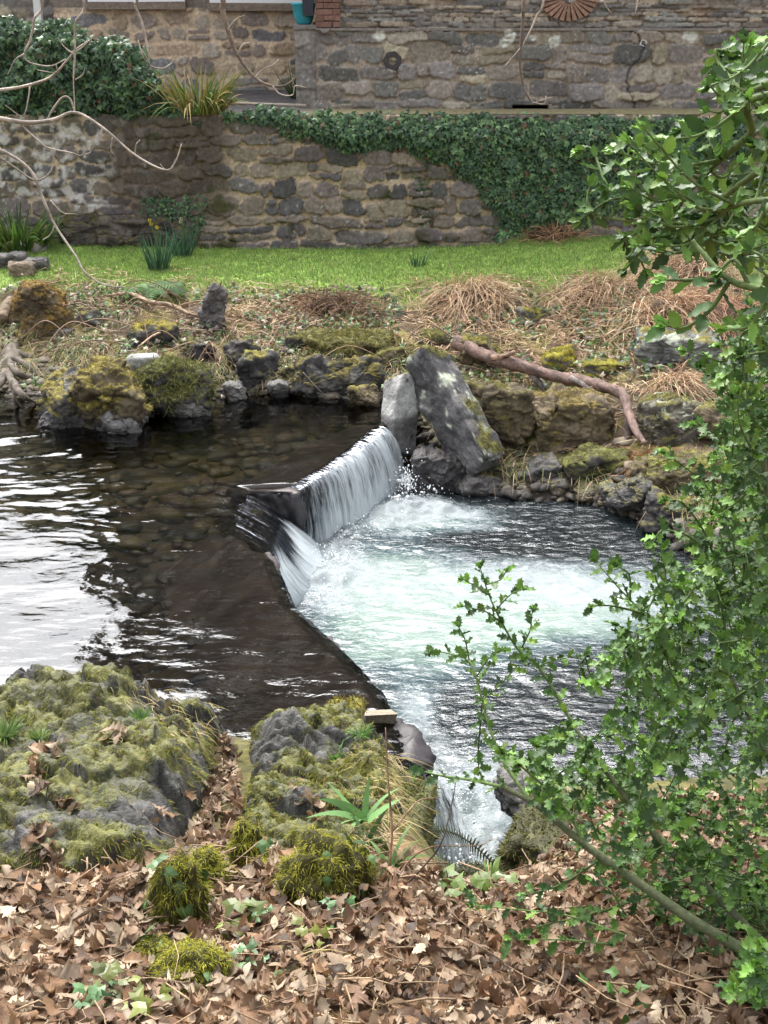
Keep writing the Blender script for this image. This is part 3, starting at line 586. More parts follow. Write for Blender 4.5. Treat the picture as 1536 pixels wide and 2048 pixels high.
# ------------------------------------------------------------------ rubble walls
def rubble(name, W, H, res, hr, wr, to_world, palette, mortar, mat, parent=None, depth=.045, seed=0, joint=.9, tint=None, p=3.2, rough=1.0, lichen=.5, sub=.0, jit=.25, **k):
    """a wall face whose stones are modelled: W x H metres, courses hr high, stones wr wide; to_world(u, v, h) places it"""
    r = np.random.default_rng(seed + 100); nu = int(W / res) + 1; nv = int(H / res) + 1
    U, V = np.meshgrid(np.linspace(0, W, nu), np.linspace(0, H, nv), indexing='ij')
    du = W / (nu - 1); dv = H / (nv - 1)
    wu = U + .030 * rough * fbm(U * 7, V * 7, seed, 3) + .05 * rough * perlin(U * 1.5, V * 1.5, seed + 5); wv = V + .022 * rough * fbm(U * 6, V * 8, seed + 9, 3) + .05 * rough * perlin(U * 1.1, V * 1.1, seed + 15)
    F1 = np.full(U.shape, 9.0); F2 = np.full(U.shape, 9.0); ID = np.zeros(U.shape, int); S = []
    v = -.05
    while v < H + .1:
        chh = r.uniform(*hr); u = -r.uniform(0, wr[1])
        while u < W + .1:
            ww = r.uniform(*wr) * (1.0 if r.random() > .15 else 1.6)
            if r.random() < sub:
                S.append((u + ww / 2, v + chh * .27, ww / 2, chh * .24)); S.append((u + ww / 2, v + chh * .76, ww / 2, chh * .22))
            else:
                hh = chh * r.uniform(.86, 1.12); S.append((u + ww / 2, v + chh / 2 + r.normal() * chh * jit * .3, ww / 2, hh / 2))
            u += ww
        v += chh
    for i, (cu, cv, hw, hh) in enumerate(S):
        a0 = max(0, int((cu - hw * 1.5 - .1) / du)); a1 = min(nu, int((cu + hw * 1.5 + .1) / du) + 2); b0 = max(0, int((cv - hh * 1.6 - .1) / dv)); b1 = min(nv, int((cv + hh * 1.6 + .1) / dv) + 2)
        if a1 <= a0 or b1 <= b0: continue
        sl = (slice(a0, a1), slice(b0, b1)); sk = r.normal() * .25
        x = (wu[sl] - cu) / hw; y = (wv[sl] - cv) / hh + sk * x * .4
        pp = p * r.uniform(.75, 1.3)
        d = (np.abs(x) ** pp + np.abs(y) ** pp) ** (1 / pp)
        f1 = F1[sl]; f2 = F2[sl]; nearer = d < f1
        F2[sl] = np.where(nearer, f1, np.minimum(f2, d)); F1[sl] = np.where(nearer, d, f1); ID[sl] = np.where(nearer, i, ID[sl])
    n = len(S); out = r.normal(0, 1, n); tone = np.asarray(palette)[r.integers(0, len(palette), n)] * r.uniform(.72, 1.25, (n, 1)); tl = r.normal(0, .35, (n, 2)); has_l = r.random(n)
    g = np.minimum((joint - F1) / .11, (F2 - F1) / .15 ); e = sst(0.0, 1.0, g + .25 * fbm(U * 14, V * 14, seed + 3, 2))
    cu = np.array([s[0] for s in S])[ID]; cv = np.array([s[1] for s in S])[ID]
    h = e * (depth * .75 + depth * .28 * out[ID] + tl[ID, 0] * (U - cu) * .25 + tl[ID, 1] * (V - cv) * .3) + depth * .16 * e * fbm(U * 13, V * 13, seed + 1, 4) + .005 * fbm(U * 22, V * 22, seed + 2, 3)
    c = mix3(np.asarray(mortar) * (1 + .22 * fbm(U * 5, V * 5, seed + 4, 3))[..., None], tone[ID] * (1 + .28 * fbm(U * 17, V * 17, seed + 6, 4))[..., None], sst(.25, .6, e))
    ln = fbm(U * 16, V * 16, seed + 7, 3); lz = fbm(U * 1.3, V * 1.3, seed + 8, 2)
    c = mix3(c, [.42, .42, .38], sst(.62, .8, ln + .35 * lz) * lichen * e)
    if tint: c, h = tint(U, V, c, h, e, ID)
    P = to_world(U, V, h)
    return mk(name, P.reshape(-1, 3), grid_faces(nu, nv), mat, parent, col=np.clip(c, .008, .9).reshape(-1, 3), **k)

# ------------------------------------------------------------------ garden wall along the lawn
WY = 16.45
PAL_W = [[0.145, 0.132, 0.118], [0.193, 0.164, 0.139], [0.108, 0.103, 0.103], [0.223, 0.187, 0.151], [0.163, 0.138, 0.132], [0.133, 0.126, 0.125], [0.241, 0.207, 0.158]]
gw = empty('garden_wall', (0, WY + .2, .4), label='long rubble stone garden wall behind the lawn, partly hidden by ivy', cat='wall')
def wall_tint(U, V, c, h, e, ID):
    x = U - 7.0; z = V + .3
    n = fbm(x * 1.7, z * 2.2, 31, 4); n2 = fbm(x * 7, z * 7, 33, 4)
    white = sst(-2.55, -2.95, x + .3 * n) * sst(.5, .75, z)                      # old limewash flaking off the left stretch
    h = h * (1 - .45 * white)
    c = mix3(c, c * .62, white * sst(.0, .4, n)); c = mix3(c, [.52, .50, .47], white * sst(-.22, .25, n2 + .5 * n - .25 * sst(.9, 1.6, z)) * .85)
    brown = sst(1.45, 1.75, z + .12 * n) * sst(-3.6, -3.2, x) * sst(-1.7, -2.1, x); c = mix3(c, [.075, .058, .045], brown * .8)
    c = mix3(c, [.045, .045, .035], sst(.70, .52, z + .06 * n) * .75)            # the damp foot of the wall
    for (px, pyy, rx, rz) in [(450, 397, .20, .14), (845, 385, .13, .17), (920, 425, .28, .18), (760, 455, .2, .12), (440, 310, .2, .12), (330, 470, .4, .14), (370, 395, .35, .12)]:
        q = at_y(px, pyy, WY); mm = sst(1.1, .5, np.hypot((x - q[0]) / rx, (z - q[2]) / rz) + .5 * n2); c = mix3(c, [.055, .055, .02], mm * .9); h = h + .015 * mm
    c = mix3(c, [.05, .06, .022], sst(.55, .8, fbm(x * 3, z * 3, 44, 4)) * .7)
    return c, h
rubble('wall_face', 14, 2.55, .0165, (.10, .27), (.12, .46), lambda u, v, h: np.stack([u - 7, WY - h + 0 * u, v - .3 + 0 * u], -1), PAL_W, [.50, .40, .28], M_stone, gw, depth=.065, seed=1, joint=1.0, tint=wall_tint, p=3.0, lichen=.8, sub=.22, rough=1.5)
V, F = box((0, WY + .22, .9), (40, .36, 2.66)); mk('wall_core', V, F, M_stone, gw, col=np.tile([.13, .11, .09], (8, 1)), smooth=False)
B = Buf()
for i in range(70):
    x = -7 + i * .205 + rng.normal() * .01
    if -2.4 < x < 1.6 or rng.random() < .3: 
        V, F = box((x, WY - .06, .47 + rng.normal() * .01), (.17 + rng.normal() * .015, .12, .17)); V = V + rng.normal(0, .012, V.shape); B.add(V, F, np.array([.09, .08, .075]) * rng.uniform(.6, 1.3))
B.mk('footing_course', M_stone, gw, smooth=False)

# paved yard between the garden wall and the house
tx, ty = np.meshgrid(np.linspace(-14, 14, 60), np.linspace(WY + .3, 27, 40), indexing='ij')
tz = 2.235 + .085 * np.clip(ty - 17.7, 0, 3) * sst(-.5, -1.0, tx) + .01 * fbm(tx, ty, 1, 3)
mk('yard_paving', np.stack([tx, ty, tz], -1).reshape(-1, 3), grid_faces(60, 40), M_ground, col=mix3(mix3([.085, .08, .085], [.12, .11, .11], sst(-.4, .4, fbm(tx * 2, ty * 2, 3, 3))), [.24, .21, .12], sst(-.95, -.7, tx)).reshape(-1, 3), kind='structure')

# ------------------------------------------------------------------ the house
HY = 17.75; LY = 19.4; HX = -.875
house = empty('stone_house', (1, 19, 2.2), label='old rubble stone house behind the garden wall with a projecting block', cat='house')
PAL_H = [[0.252, 0.221, 0.193], [0.202, 0.184, 0.168], [0.285, 0.257, 0.21], [0.168, 0.166, 0.152], [0.32, 0.285, 0.21], [0.227, 0.211, 0.202], [0.152, 0.151, 0.143]]
def base_tint(U, V, c, h, e, ID):
    x = U + HX; z = V + 2.15; n = fbm(x * 1.4, z * 2, 51, 3); sp = fbm(x * 26, z * 26, 53, 2)
    c = mix3(c, [.50, .49, .46], sst(.62, .74, sp + .25 * n) * .8)
    for (px, pyy, r) in [(760, 72, .08), (1020, 72, .09), (1108, 82, .085), (1065, 75, .05), (1010, 85, .07), (1380, 70, .1)]:
        q = at_y(px, pyy, HY); c = mix3(c, [.58, .59, .53], sst(1.15, .75, np.hypot(x - q[0], (z - q[2]) * 1.2) / r + .5 * fbm(x * 13, z * 13, 5, 3)))
    dark = sst(.25, .6, fbm(x * .9, z * .7, 61, 3)); c = mix3(c, c * .62, dark * .7)
    q = at_y(1060, 220, HY); slot = (np.abs(x - q[0]) < .24 + .03 * n) & (np.abs(z - q[2]) < .055); h = np.where(slot, -.10, h); c = np.where(slot[..., None], [.012, .011, .011], c)
    cx = at_y(1265, 150, HY)[0]; crack = np.exp(-((x - cx - .09 * np.sin(z * 9) - .09 * n - .04 * fbm(z * 11, 0 * z, 3, 3)) / .011) ** 2); h = h - .04 * crack; c = mix3(c, [.05, .045, .04], crack * .7)
    big = at_y(1055, 155, HY); 
    return c, h
rubble('lower_wall', 7.6, 1.06, .0165, (.09, .26), (.14, .56), lambda u, v, h: np.stack([u + HX, HY - h + 0 * u, v + 2.15 + 0 * u], -1), PAL_H, [.34, .285, .225], M_stone, house, depth=.045, seed=2, joint=1.0, tint=base_tint, p=3.8, lichen=.5, sub=.22, rough=1.3)
def slate_tint(U, V, c, h, e, ID):
    x = U + HX; 
    return mix3(c, [.24, .17, .12], sst(.35, .6, fbm(x * 1.6, V * 5, 71, 2)) * .6 * e), h
rubble('upper_wall', 7.6, .95, .0125, (.045, .10), (.16, .50), lambda u, v, h: np.stack([u + HX + .0, HY + .055 - h + 0 * u, v + 3.215 + 0 * u], -1), [[.19, .175, .16], [.24, .22, .19], [.28, .245, .20], [.15, .145, .14], [.32, .265, .20], [.23, .23, .21]], [.18, .15, .12], M_stone, house, depth=.032, seed=3, joint=1.0, tint=slate_tint, p=4.0, rough=.45, lichen=.5, jit=.1)
V, F = box((HX + 3.8, HY + .03, 3.205), (7.6, .16, .03)); mk('ledge', V, F, M_stone, house, col=np.tile([.22, .20, .18], (8, 1)), smooth=False)
V, F = box((HX + 3.8, HY + 2.6, 4.4), (7.58, 5.0, 4.6)); mk('block_wall', V, F, M_stone, house, col=np.tile([.14, .12, .11], (8, 1)), smooth=False)
def gable(x0, x1, y0, y1, z, h, ov=.25):
    ym = (y0 + y1) / 2; V = np.array([[x0 - ov, y0 - ov, z], [x1 + ov, y0 - ov, z], [x1 + ov, y1 + ov, z], [x0 - ov, y1 + ov, z], [x0 - ov, ym, z + h], [x1 + ov, ym, z + h]])
    return V, [np.array([[0, 1, 5, 4], [2, 3, 4, 5], [3, 2, 1, 0]]), np.array([[0, 4, 3], [1, 2, 5]])]
V, F = gable(HX, HX + 7.6, HY, HY + 5.1, 6.65, 2.9); mk('roof', V, F, M_stone, house, col=np.tile([.06, .06, .065], (6, 1)), smooth=False)
# brick quoin of the projecting block
B = Buf()
for i in range(13):
    z = 3.23 + i * .0745; w0 = .36 if i % 2 else .27; x = HX
    nb = 2 if i % 2 else 1; 
    for j in range(2):
        ww = [.215, .105][(i + j) % 2]; V, F = box((x + ww / 2, HY - .02 + .05, z + .034), (ww - .008, .12, .066)); V = V + rng.normal(0, .002, V.shape); B.add(V, F, np.array([.20, .115, .09]) * rng.uniform(.7, 1.2)); x += ww
B.mk('brick_quoin', M_stone, house, smooth=False)
# a half-round fan of bricks set into the upper wall
B = Buf(); q = at_y(1138, -2, HY)
for k in range(13):
    a = R_(180 + 180 * (k + .5) / 13); r0, r1 = .10, .36; wd = .048
    V, F = box((0, 0, 0), (r1 - r0, .10, wd)); V[:, 2] *= np.where(V[:, 0] > 0, 1.25, .45); V[:, 0] += (r0 + r1) / 2
    X = V[:, 0] * math.cos(a) - V[:, 2] * math.sin(a); Z = V[:, 0] * math.sin(a) + V[:, 2] * math.cos(a)
    B.add(np.stack([X * 1.0 + q[0], V[:, 1] + HY + .02, Z * .78 + q[2] + .02], 1), F, np.array([.27, .165, .12]) * rng.uniform(.8, 1.2))
B.mk('brick_fan', M_stone, house, smooth=False)
def ringplate(px, pyy, r0, r1, sides, name, c, dark=True):
    q = at_y(px, pyy, HY - .05); B = Buf(); th = np.linspace(0, 2 * np.pi, sides, endpoint=False) + .4
    out = np.stack([r1 * np.cos(th), 0 * th, r1 * np.sin(th)], 1); inn = np.stack([r0 * np.cos(th), 0 * th, r0 * np.sin(th)], 1); bk = inn + [0, .06, 0]; ob = out + [0, .08, 0]
    V = np.vstack([out, inn, bk, ob]) + q; i = np.arange(sides); k = (i + 1) % sides
    B.add(V, [np.stack([i, i + sides, k + sides, k], 1), np.stack([i + sides, i + 2 * sides, k + 2 * sides, k + sides], 1), np.stack([i, k, k + 3 * sides, i + 3 * sides], 1)], c)
    o = B.mk(name, M_stone, house, smooth=False)
    mk('hole', bk + q - [0, .002, 0], [np.arange(sides)[None, ::-1]], M_stone, o, col=np.tile([.008, .008, .008], (sides, 1)), smooth=False)
ringplate(785, 122, .055, .125, 7, 'drain_hole', [.06, .055, .055]); ringplate(1519, 122, .035, .07, 10, 'pipe_hole', [.30, .29, .27]); ringplate(1287, 86, .035, .055, 4, 'vent_frame', [.5, .5, .48])
# recessed block
PAL_L = [[0.312, 0.258, 0.203], [0.406, 0.32, 0.234], [0.265, 0.218, 0.187], [0.203, 0.196, 0.196], [0.359, 0.312, 0.25], [0.468, 0.359, 0.25], [0.296, 0.265, 0.234]]
rubble('recess_wall', 3.75, 1.12, .0165, (.12, .30), (.16, .52), lambda u, v, h: np.stack([u - 4.6, LY - h + 0 * u, v + 2.35 + 0 * u], -1), PAL_L, [.56, .44, .31], M_stone, house, depth=.03, seed=4, joint=.90, p=2.8, rough=1.4, lichen=.12, sub=.15)
V, F = box((-2.72, LY + 2.0, 4.3), (3.76, 3.9, 4.6)); mk('recess_block', V, F, M_stone, house, col=np.tile([.20, .17, .14], (8, 1)), smooth=False)
V, F = gable(-4.6, -.9, LY, LY + 4, 6.6, 2.2, .2); mk('roof', V, F, M_stone, house, col=np.tile([.06, .06, .065], (6, 1)), smooth=False)
m, nt, out = nmat('window glass'); b = N(nt, 'ShaderNodeBsdfPrincipled'); b.inputs['Base Color'].default_value = (.05, .06, .07, 1); b.inputs['Roughness'].default_value = .05; nt.links.new(b.outputs[0], out.inputs[0]); M_glass = m
for (pa, pb, ya) in [(172, 372, 11), (416, 607, 14)]:
    a = at_y(pa, ya, LY - .08); bb = at_y(pb, ya + 2, LY - .08); xc = (a[0] + bb[0]) / 2; wd = bb[0] - a[0]; zz = a[2]
    V, F = box((xc, LY - .06, zz - .0), (wd, .16, .095)); V = V + rng.normal(0, .004, V.shape); sill = mk('window', *box((xc, LY + .02, zz + .62), (wd - .08, .03, 1.12)), M_glass, house, smooth=False)
    mk('sill', V, F, M_stone, sill, col=np.tile([.21, .17, .135], (8, 1)), smooth=False)
    B = Buf()
    for (cx_, cz_, sx_, sz_) in [(0, .085, wd - .04, .075), (0, 1.15, wd - .04, .07), (-(wd / 2 - .05), .62, .07, 1.0), (wd / 2 - .05, .62, .07, 1.0), (0, .62, .055, 1.0)]:
        V, F = box((xc + cx_, LY - .015, zz + cz_), (sx_, .06, sz_)); B.add(V, F, [.80, .81, .83])
    B.mk('frame', M_paint, sill, smooth=False)
# dark downpipe in the corner of the two blocks
pts = np.array([[-.97, HY - .02, 3.36], [-.97, HY - .02, 6.6]]); V, F = box((-.965, HY - .02, 4.95), (.135, .11, 3.16)); mk('downpipe', V, F, M_paint, house, col=np.tile([.02, .025, .04], (8, 1)), smooth=False)
# short pier closing the yard, with a planter on top
pier = empty('wall_pier', (-.99, HY + .1, 2.2), label='grey rendered stub pier at the corner of the house below the turquoise pot', cat='pier')
rubble('render', .27, 1.02, .016, (.2, .3), (.25, .3), lambda u, v, h: np.stack([u - 1.145, HY + .0 - h + 0 * u, v + 2.2 + 0 * u], -1), [[.24, .22, .20], [.2, .185, .17]], [.24, .22, .2], M_stone, pier, depth=.012, seed=6, lichen=.7)
V, F = box((-1.01, HY + .16, 2.71), (.268, .30, 1.02)); mk('core', V, F, M_stone, pier, col=np.tile([.2, .19, .17], (8, 1)), smooth=False)
V, F = box((-1.01, HY + .14, 3.235), (.30, .36, .05)); V = V + rng.normal(0, .006, V.shape); mk('cap_stone', V, F, M_stone, pier, col=np.tile([.2, .19, .18], (8, 1)), smooth=False)
def lathe(prof, c, n=20):
    prof = np.asarray(prof, float); th = np.linspace(0, 2 * np.pi, n, endpoint=False); k = len(prof)
    V = np.stack([prof[:, 0][:, None] * np.cos(th), prof[:, 0][:, None] * np.sin(th), prof[:, 1][:, None] + 0 * th], -1).reshape(-1, 3) + c
    i = np.arange(k - 1)[:, None] * n; j = np.arange(n)[None]; q = (j + 1) % n
    return V, np.stack([i + j, i + q, i + n + q, i + n + j], -1).reshape(-1, 4)
V, F = lathe([(.001, 0), (.085, 0), (.10, .02), (.135, .12), (.145, .22), (.16, .235), (.16, .26), (.145, .265), (.13, .25), (.12, .2), (.001, .2)], (-1.03, HY + .14, 3.262))
pot = mk('planter', V, F, M_paint, col=np.tile([.035, .27, .33], (len(V), 1)), label='turquoise glazed pot standing on the pier beside the house corner', cat='planter')
# garden fence end and white post beyond the ivy
V, F = box((-4.62, 18.6, 2.9), (.09, .09, 1.6)); V2, F2 = box((-4.62, 18.6, 3.72), (.12, .12, .05)); B = Buf(); B.add(V, F, [.62, .65, .62]); B.add(V2, F2, [.62, .65, .62]); B.mk('white_post', M_paint, smooth=False, label='white painted post standing behind the ivy at the yard edge', cat='post')
yw = empty('yard_wall', (-9.6, 20, 2.2), label='grey stone yard wall beyond the ivy and the white post', cat='wall')
rubble('yard_wall_face', 5, 1.9, .03, (.1, .2), (.2, .4), lambda u, v, h: np.stack([u - 9.62, 19.8 - h + 0 * u, v + 2.2 + 0 * u], -1), PAL_H, [.17, .15, .13], M_stone, yw, depth=.03, seed=8)
V, F = box((-7.1, 20.0, 3.15), (5.0, .36, 1.9)); mk('yard_wall_core', V, F, M_stone, yw, col=np.tile([.13, .12, .11], (8, 1)), smooth=False)

# ------------------------------------------------------------------ ivy
IV = np.array([[0, 0, 0], [.18, -.30, .02], [.42, -.52, -.03], [.50, -.22, .02], [1.0, 0, -.06], [.50, .22, .02], [.42, .52, -.03], [.18, .30, .02], [.38, 0, .07]])
IF = np.array([[0, 1, 8], [1, 2, 8], [2, 3, 8], [3, 4, 8], [4, 5, 8], [5, 6, 8], [6, 7, 8], [7, 0, 8]])
def ivy(name, poly, n, y0, bulge, size, label, cat='ivy', holes=None, dark=1.0, stems=0, seed=0):
    poly = np.asarray(poly, float); lo = poly.min(0); hi = poly.max(0); P = []
    while len(P) < n:
        a = rng.uniform(lo, hi, (4000, 2)); k = inpoly(a[:, 0], a[:, 1], poly); d = poly_dist(a[:, 0], a[:, 1], poly)
        nz = fbm(a[:, 0] / 45, a[:, 1] / 45, 3 + seed, 3); k &= (nz * 22 + d > rng.uniform(-2, 18, len(a)))
        P += [(*q, dd) for q, dd in zip(a[k], d[k])]
    P = np.array(P[:n]); dd = P[:, 2]
    b = bulge * np.clip(dd / 40, 0, 1) ** .5 * (.7 + .5 * fbm(P[:, 0] / 60, P[:, 1] / 60, seed, 3)); lay = rng.uniform(0, 1, n) ** .5
    W = np.array([at_y(px, py, y0) for px, py in P[:, :2]]); W[:, 1] -= .03 + b * lay
    out = np.stack([rng.normal(0, .5, n), np.full(n, -1.0) + rng.normal(0, .35, n), rng.normal(.45, .4, n)], 1); out /= np.linalg.norm(out, axis=1)[:, None]
    X = np.stack([rng.normal(0, .7, n), rng.normal(-.2, .3, n), rng.normal(-.8, .5, n)], 1); X -= out * np.sum(X * out, 1)[:, None]
    s = size * rng.uniform(.45, 1.5, n)
    col = np.array([.042, .095, .042]) * rng.uniform(.5, 1.5, (n, 1)); lt = rng.random(n) < .30; col[lt] = np.array([.105, .19, .068]) * rng.uniform(.7, 1.3, (lt.sum(), 1)); br = rng.random(n) < .03; col[br] = [.12, .07, .03]
    V, F, c = inst(IV, IF, W, frames(X, out, s), col * dark)
    root = empty(name, at_y(*poly.mean(0), y0), label=label, cat=cat)
    mk('foliage', V, F, M_ivy, root, col=c, smooth=False)
    if stems:
        B = Buf(); idx = rng.integers(0, n, stems)
        for i in idx:
            p = W[i].copy(); p[1] = y0 - .03; L = rng.uniform(.15, .5); q = np.array([p, p + [rng.normal() * .06, -rng.uniform(.02, .08), -L * .5], p + [rng.normal() * .12, -.01, -L]])
            V, F = tube(catmull(q, 4), .004, 4); B.add(V, F, np.array([.16, .12, .08]) * rng.uniform(.6, 1.4))
        B.mk('trailing_stems', M_bark, root, kind='stuff')
    return root
ivy('ivy', [(430, 222), (520, 205), (560, 212), (640, 217), (770, 220), (900, 222), (1300, 229), (1480, 232), (1500, 300), (1330, 350), (1260, 420), (1160, 455), (1090, 470), (1000, 462), (985, 425), (950, 372), (905, 345), (870, 325), (800, 300), (740, 305), (690, 312), (640, 280), (580, 275), (520, 245), (450, 240)], 15000, WY, .20, .062, 'trailing ivy hanging over the top of the garden wall below the house', stems=160)
ivy('ivy_mound', [(-40, 20), (20, 28), (60, 40), (130, 28), (190, 60), (265, 72), (300, 92), (318, 140), (345, 175), (390, 205), (430, 235), (435, 265), (390, 262), (340, 245), (300, 240), (240, 246), (190, 232), (120, 240), (60, 232), (-40, 240)], 8500, WY + .25, .5, .075, 'big dark ivy mound on the wall top beside the recessed stone block', stems=150, seed=5, dark=.85)
ivy('wall_creeper', [(285, 395), (330, 380), (420, 395), (430, 440), (400, 470), (330, 465), (280, 430)], 500, WY, .05, .045, 'sparse creeper clinging to the damp wall above the daffodils', cat='creeper', seed=7, stems=20)
ivy('wall_creeper', [(985, 440), (1040, 430), (1060, 470), (1040, 490), (975, 485)], 260, WY, .12, .05, 'light green weed growing at the wall foot below the trailing ivy', cat='creeper', seed=8, dark=2.2)
ivy('wall_creeper', [(820, 340), (855, 335), (870, 400), (860, 470), (835, 480), (825, 410)], 260, WY, .03, .035, 'thin vertical creeper strand between two moss cushions on the wall', cat='creeper', seed=9, dark=.8, stems=12)
# a red-brown dead fern patch in the ivy is part of the wall growth
def sword_clump(name, base, n, L, spread, cols, label, cat, W=.022, bend=.5, group=None, mat=None, flop=.25, segs=5):
    base = np.asarray(base, float); r = np.sqrt(rng.uniform(0, 1, n)) * spread; a = rng.uniform(0, 2 * np.pi, n)
    P = base + np.stack([r * np.cos(a), r * np.sin(a) * .7, 0 * a], 1); D = np.stack([np.cos(a) * (flop + r), np.sin(a) * (flop + r), np.ones(n)], 1) + rng.normal(0, .13, (n, 3))
    V, F, t, bi = blades(P, D, L * rng.uniform(.55, 1.15, n), W * rng.uniform(.6, 1.3, n), bend * rng.uniform(.1, 1.4, n), segs)
    C = np.asarray(cols)[rng.integers(0, len(cols), n)] * rng.uniform(.7, 1.25, (n, 1)); c = C[bi]
    return mk(name, V, F, mat or M_blade, col=c, label=label, cat=cat, group=group)
GRN = [[.07, .14, .03], [.10, .18, .035], [.05, .10, .03]]; YEL = [[.22, .20, .05], [.30, .22, .07], [.12, .15, .04], [.34, .26, .12]]
q = at_y(395, 228, WY + .1); sword_clump('sword_leaf_clump', q, 260, .78, .30, YEL + GRN[:2], 'yellowing sword leaved clump on the wall top beside the ivy mound', 'plant', W=.028, bend=.7)
q = at_y(35, 488, 15.9); q[2] = zfun(q[0], q[1]); sword_clump('sword_leaf_clump', q, 260, .66, .34, GRN + GRN + YEL[:1], 'tall green sword leaved clump standing on the lawn against the limewashed wall', 'plant', W=.03, bend=.55)
q = at_y(598, 212, 18.6); q[2] = 2.3; sword_clump('sword_leaf_clump', q, 70, .55, .12, [[.04, .09, .03], [.06, .12, .04]], 'slim dark green grassy clump in front of the stub pier', 'plant', W=.016, bend=.4)
V, F = tube(np.array([at_y(470, 207, 17.0), at_y(612, 211, 17.0)]), .018, 8); mk('pole', V, F, M_bark, col=np.tile([.34, .30, .25], (len(V), 1)), label='thin pale pole lying on the yard behind the ivy', cat='pole')
# ------------------------------------------------------------------ rocks
def ico(sub):
    b = bmesh.new(); bmesh.ops.create_icosphere(b, subdivisions=sub, radius=1); V = np.array([v.co[:] for v in b.verts]); b.faces.ensure_lookup_table(); F = np.array([[v.index for v in f.verts] for f in b.faces]); b.free(); return V, F
ICO = {k: ico(k) for k in (3, 4, 5, 6)}
def rotz(a): c, s = math.cos(a), math.sin(a); return np.array([[c, -s, 0], [s, c, 0], [0, 0, 1]])
def vnorm(V, F):
    fn = np.cross(V[F[:, 1]] - V[F[:, 0]], V[F[:, 2]] - V[F[:, 0]]); n = np.zeros_like(V)
    for i in range(3): np.add.at(n, F[:, i], fn)
    return n / (np.linalg.norm(n, axis=1)[:, None] + 1e-12)
GREY = ([.075, .072, .068], [.17, .165, .155]); BROWN = ([.07, .055, .035], [.15, .12, .075]); DARK = ([.035, .033, .034], [.085, .08, .078]); PALE = ([.20, .20, .19], [.36, .36, .34])
def rock(name, c, size, label, seed=0, R=None, planes=9, sharp=14, sub=6, cols=GREY, moss=.5, mosscol=(.17, .15, .03), amp=.10, boxy=0.0, lichen=0.0, wet=None, mat=None, cat='rock', tufts=0, tuft_len=.020, boxplanes=None, lichencol=(.46, .50, .40), group=None, spots=0, facet=1.0):
    r = np.random.default_rng(seed + 500); V, F = ICO[sub]; size = np.asarray(size, float) / 2
    if boxplanes is not None: n = np.array(boxplanes, float); o = n[:, 3]; n = n[:, :3] / np.linalg.norm(n[:, :3], axis=1)[:, None]
    else:
        n = r.normal(size=(planes, 3)); n /= np.linalg.norm(n, axis=1)[:, None]; o = r.uniform(.72, 1.0, planes)
        ax = np.vstack([np.eye(3), -np.eye(3)]); n = np.vstack([n, ax]); o = np.concatenate([o, np.full(6, .96)])
    d = np.clip(V @ n.T, 0, None) / o[None]; rad = (d ** sharp).sum(1) ** (-1 / sharp); P = V * np.clip(rad, .1, 1.9)[:, None]
    P = P * size
    if R is not None: P = P @ np.asarray(R).T
    nn = vnorm(P, F); Q = P + np.asarray(c); s = size.mean(); k = 1 / s
    dsp = amp * s * (fbm(Q[:, 0] * k * .9 + seed, Q[:, 1] * k * .9, Q[:, 2] * k * 1.3, 5, .55)) + .05 * amp * 5 * s * ridged(Q[:, 0] * k * 2.2, Q[:, 1] * k * 2.2 + seed, Q[:, 2] * k * 3.2, 3) * .35
    Q = Q + nn * dsp[:, None]
    for fs, fa in ((1.5, .16), (3.6, .06)):
        d3, g3, gap = cells(Q[:, 0], Q[:, 1], Q[:, 2] * 1.5, fs * k, seed * 13); Q = Q + nn * (facet * fa * s * (g3[:, 0] * .5 + (g3 * d3).sum(1) * .9) - facet * fa * s * .25 * sst(.1, 0, gap))[:, None]
    nn = vnorm(Q, F)
    a = fbm(Q[:, 0] * 5, Q[:, 1] * 5, Q[:, 2] * 6 + seed, 4); col = mix3(cols[0], cols[1], sst(-.5, .6, a))
    if lichen: col = mix3(col, lichencol, sst(.75 - lichen, 1.0 - lichen, fbm(Q[:, 0] * 7, Q[:, 1] * 7, Q[:, 2] * 7 + seed + 3, 4) + .4 * nn[:, 2]) * .85)
    if spots: col = mix3(col, [.03, .03, .025], sst(.62, .72, perlin(Q[:, 0] * 22, Q[:, 1] * 22, Q[:, 2] * 22 + 3)))
    mm = sst(.75 - moss, 1.05 - moss, nn[:, 2] * .75 + .5 * fbm(Q[:, 0] * 4, Q[:, 1] * 4, Q[:, 2] * 4 + seed + 7, 4)) if moss > 0 else np.zeros(len(Q))
    mc = mix3(np.array(mosscol) * .55, np.array(mosscol) * 1.15, sst(-.4, .5, fbm(Q[:, 0] * 13, Q[:, 1] * 13, Q[:, 2] * 13, 3)))
    col = col * (1 - mm[:, None]) + mc * mm[:, None]; Q = Q + nn * (.012 * mm * (.6 + fbm(Q[:, 0] * 20, Q[:, 1] * 20, Q[:, 2] * 20, 2)))[:, None]
    if wet is not None: ww = sst(wet + .10, wet + .02, Q[:, 2]); col = mix3(col, [.022, .021, .022], ww * .8)
    if tufts and mm.max() > .3:
        root = empty(name, c, label=label, cat=cat, group=group); mk('stone', Q, F, mat or M_rock, root, col=col)
        wgt = mm * (nn[:, 2] > .15); wgt = wgt / wgt.sum(); idx = rng.choice(len(Q), tufts, p=wgt); p = Q[idx] + rng.normal(0, s * .02, (tufts, 3))
        Vb, Fb, t, bi = blades(p, nn[idx] * .8 + rng.normal(0, .45, (tufts, 3)) + [0, 0, .2], tuft_len * rng.uniform(.4, 1.3, tufts), .006, rng.uniform(.2, .9, tufts), 2)
        cb = (np.array(mosscol) * rng.uniform(.55, 1.6, (tufts, 1)))[bi]; mk('moss', Vb, Fb, M_moss, root, col=cb, kind='stuff'); return root
    return mk(name, Q, F, mat or M_rock, col=col, label=label, cat=cat, group=group)
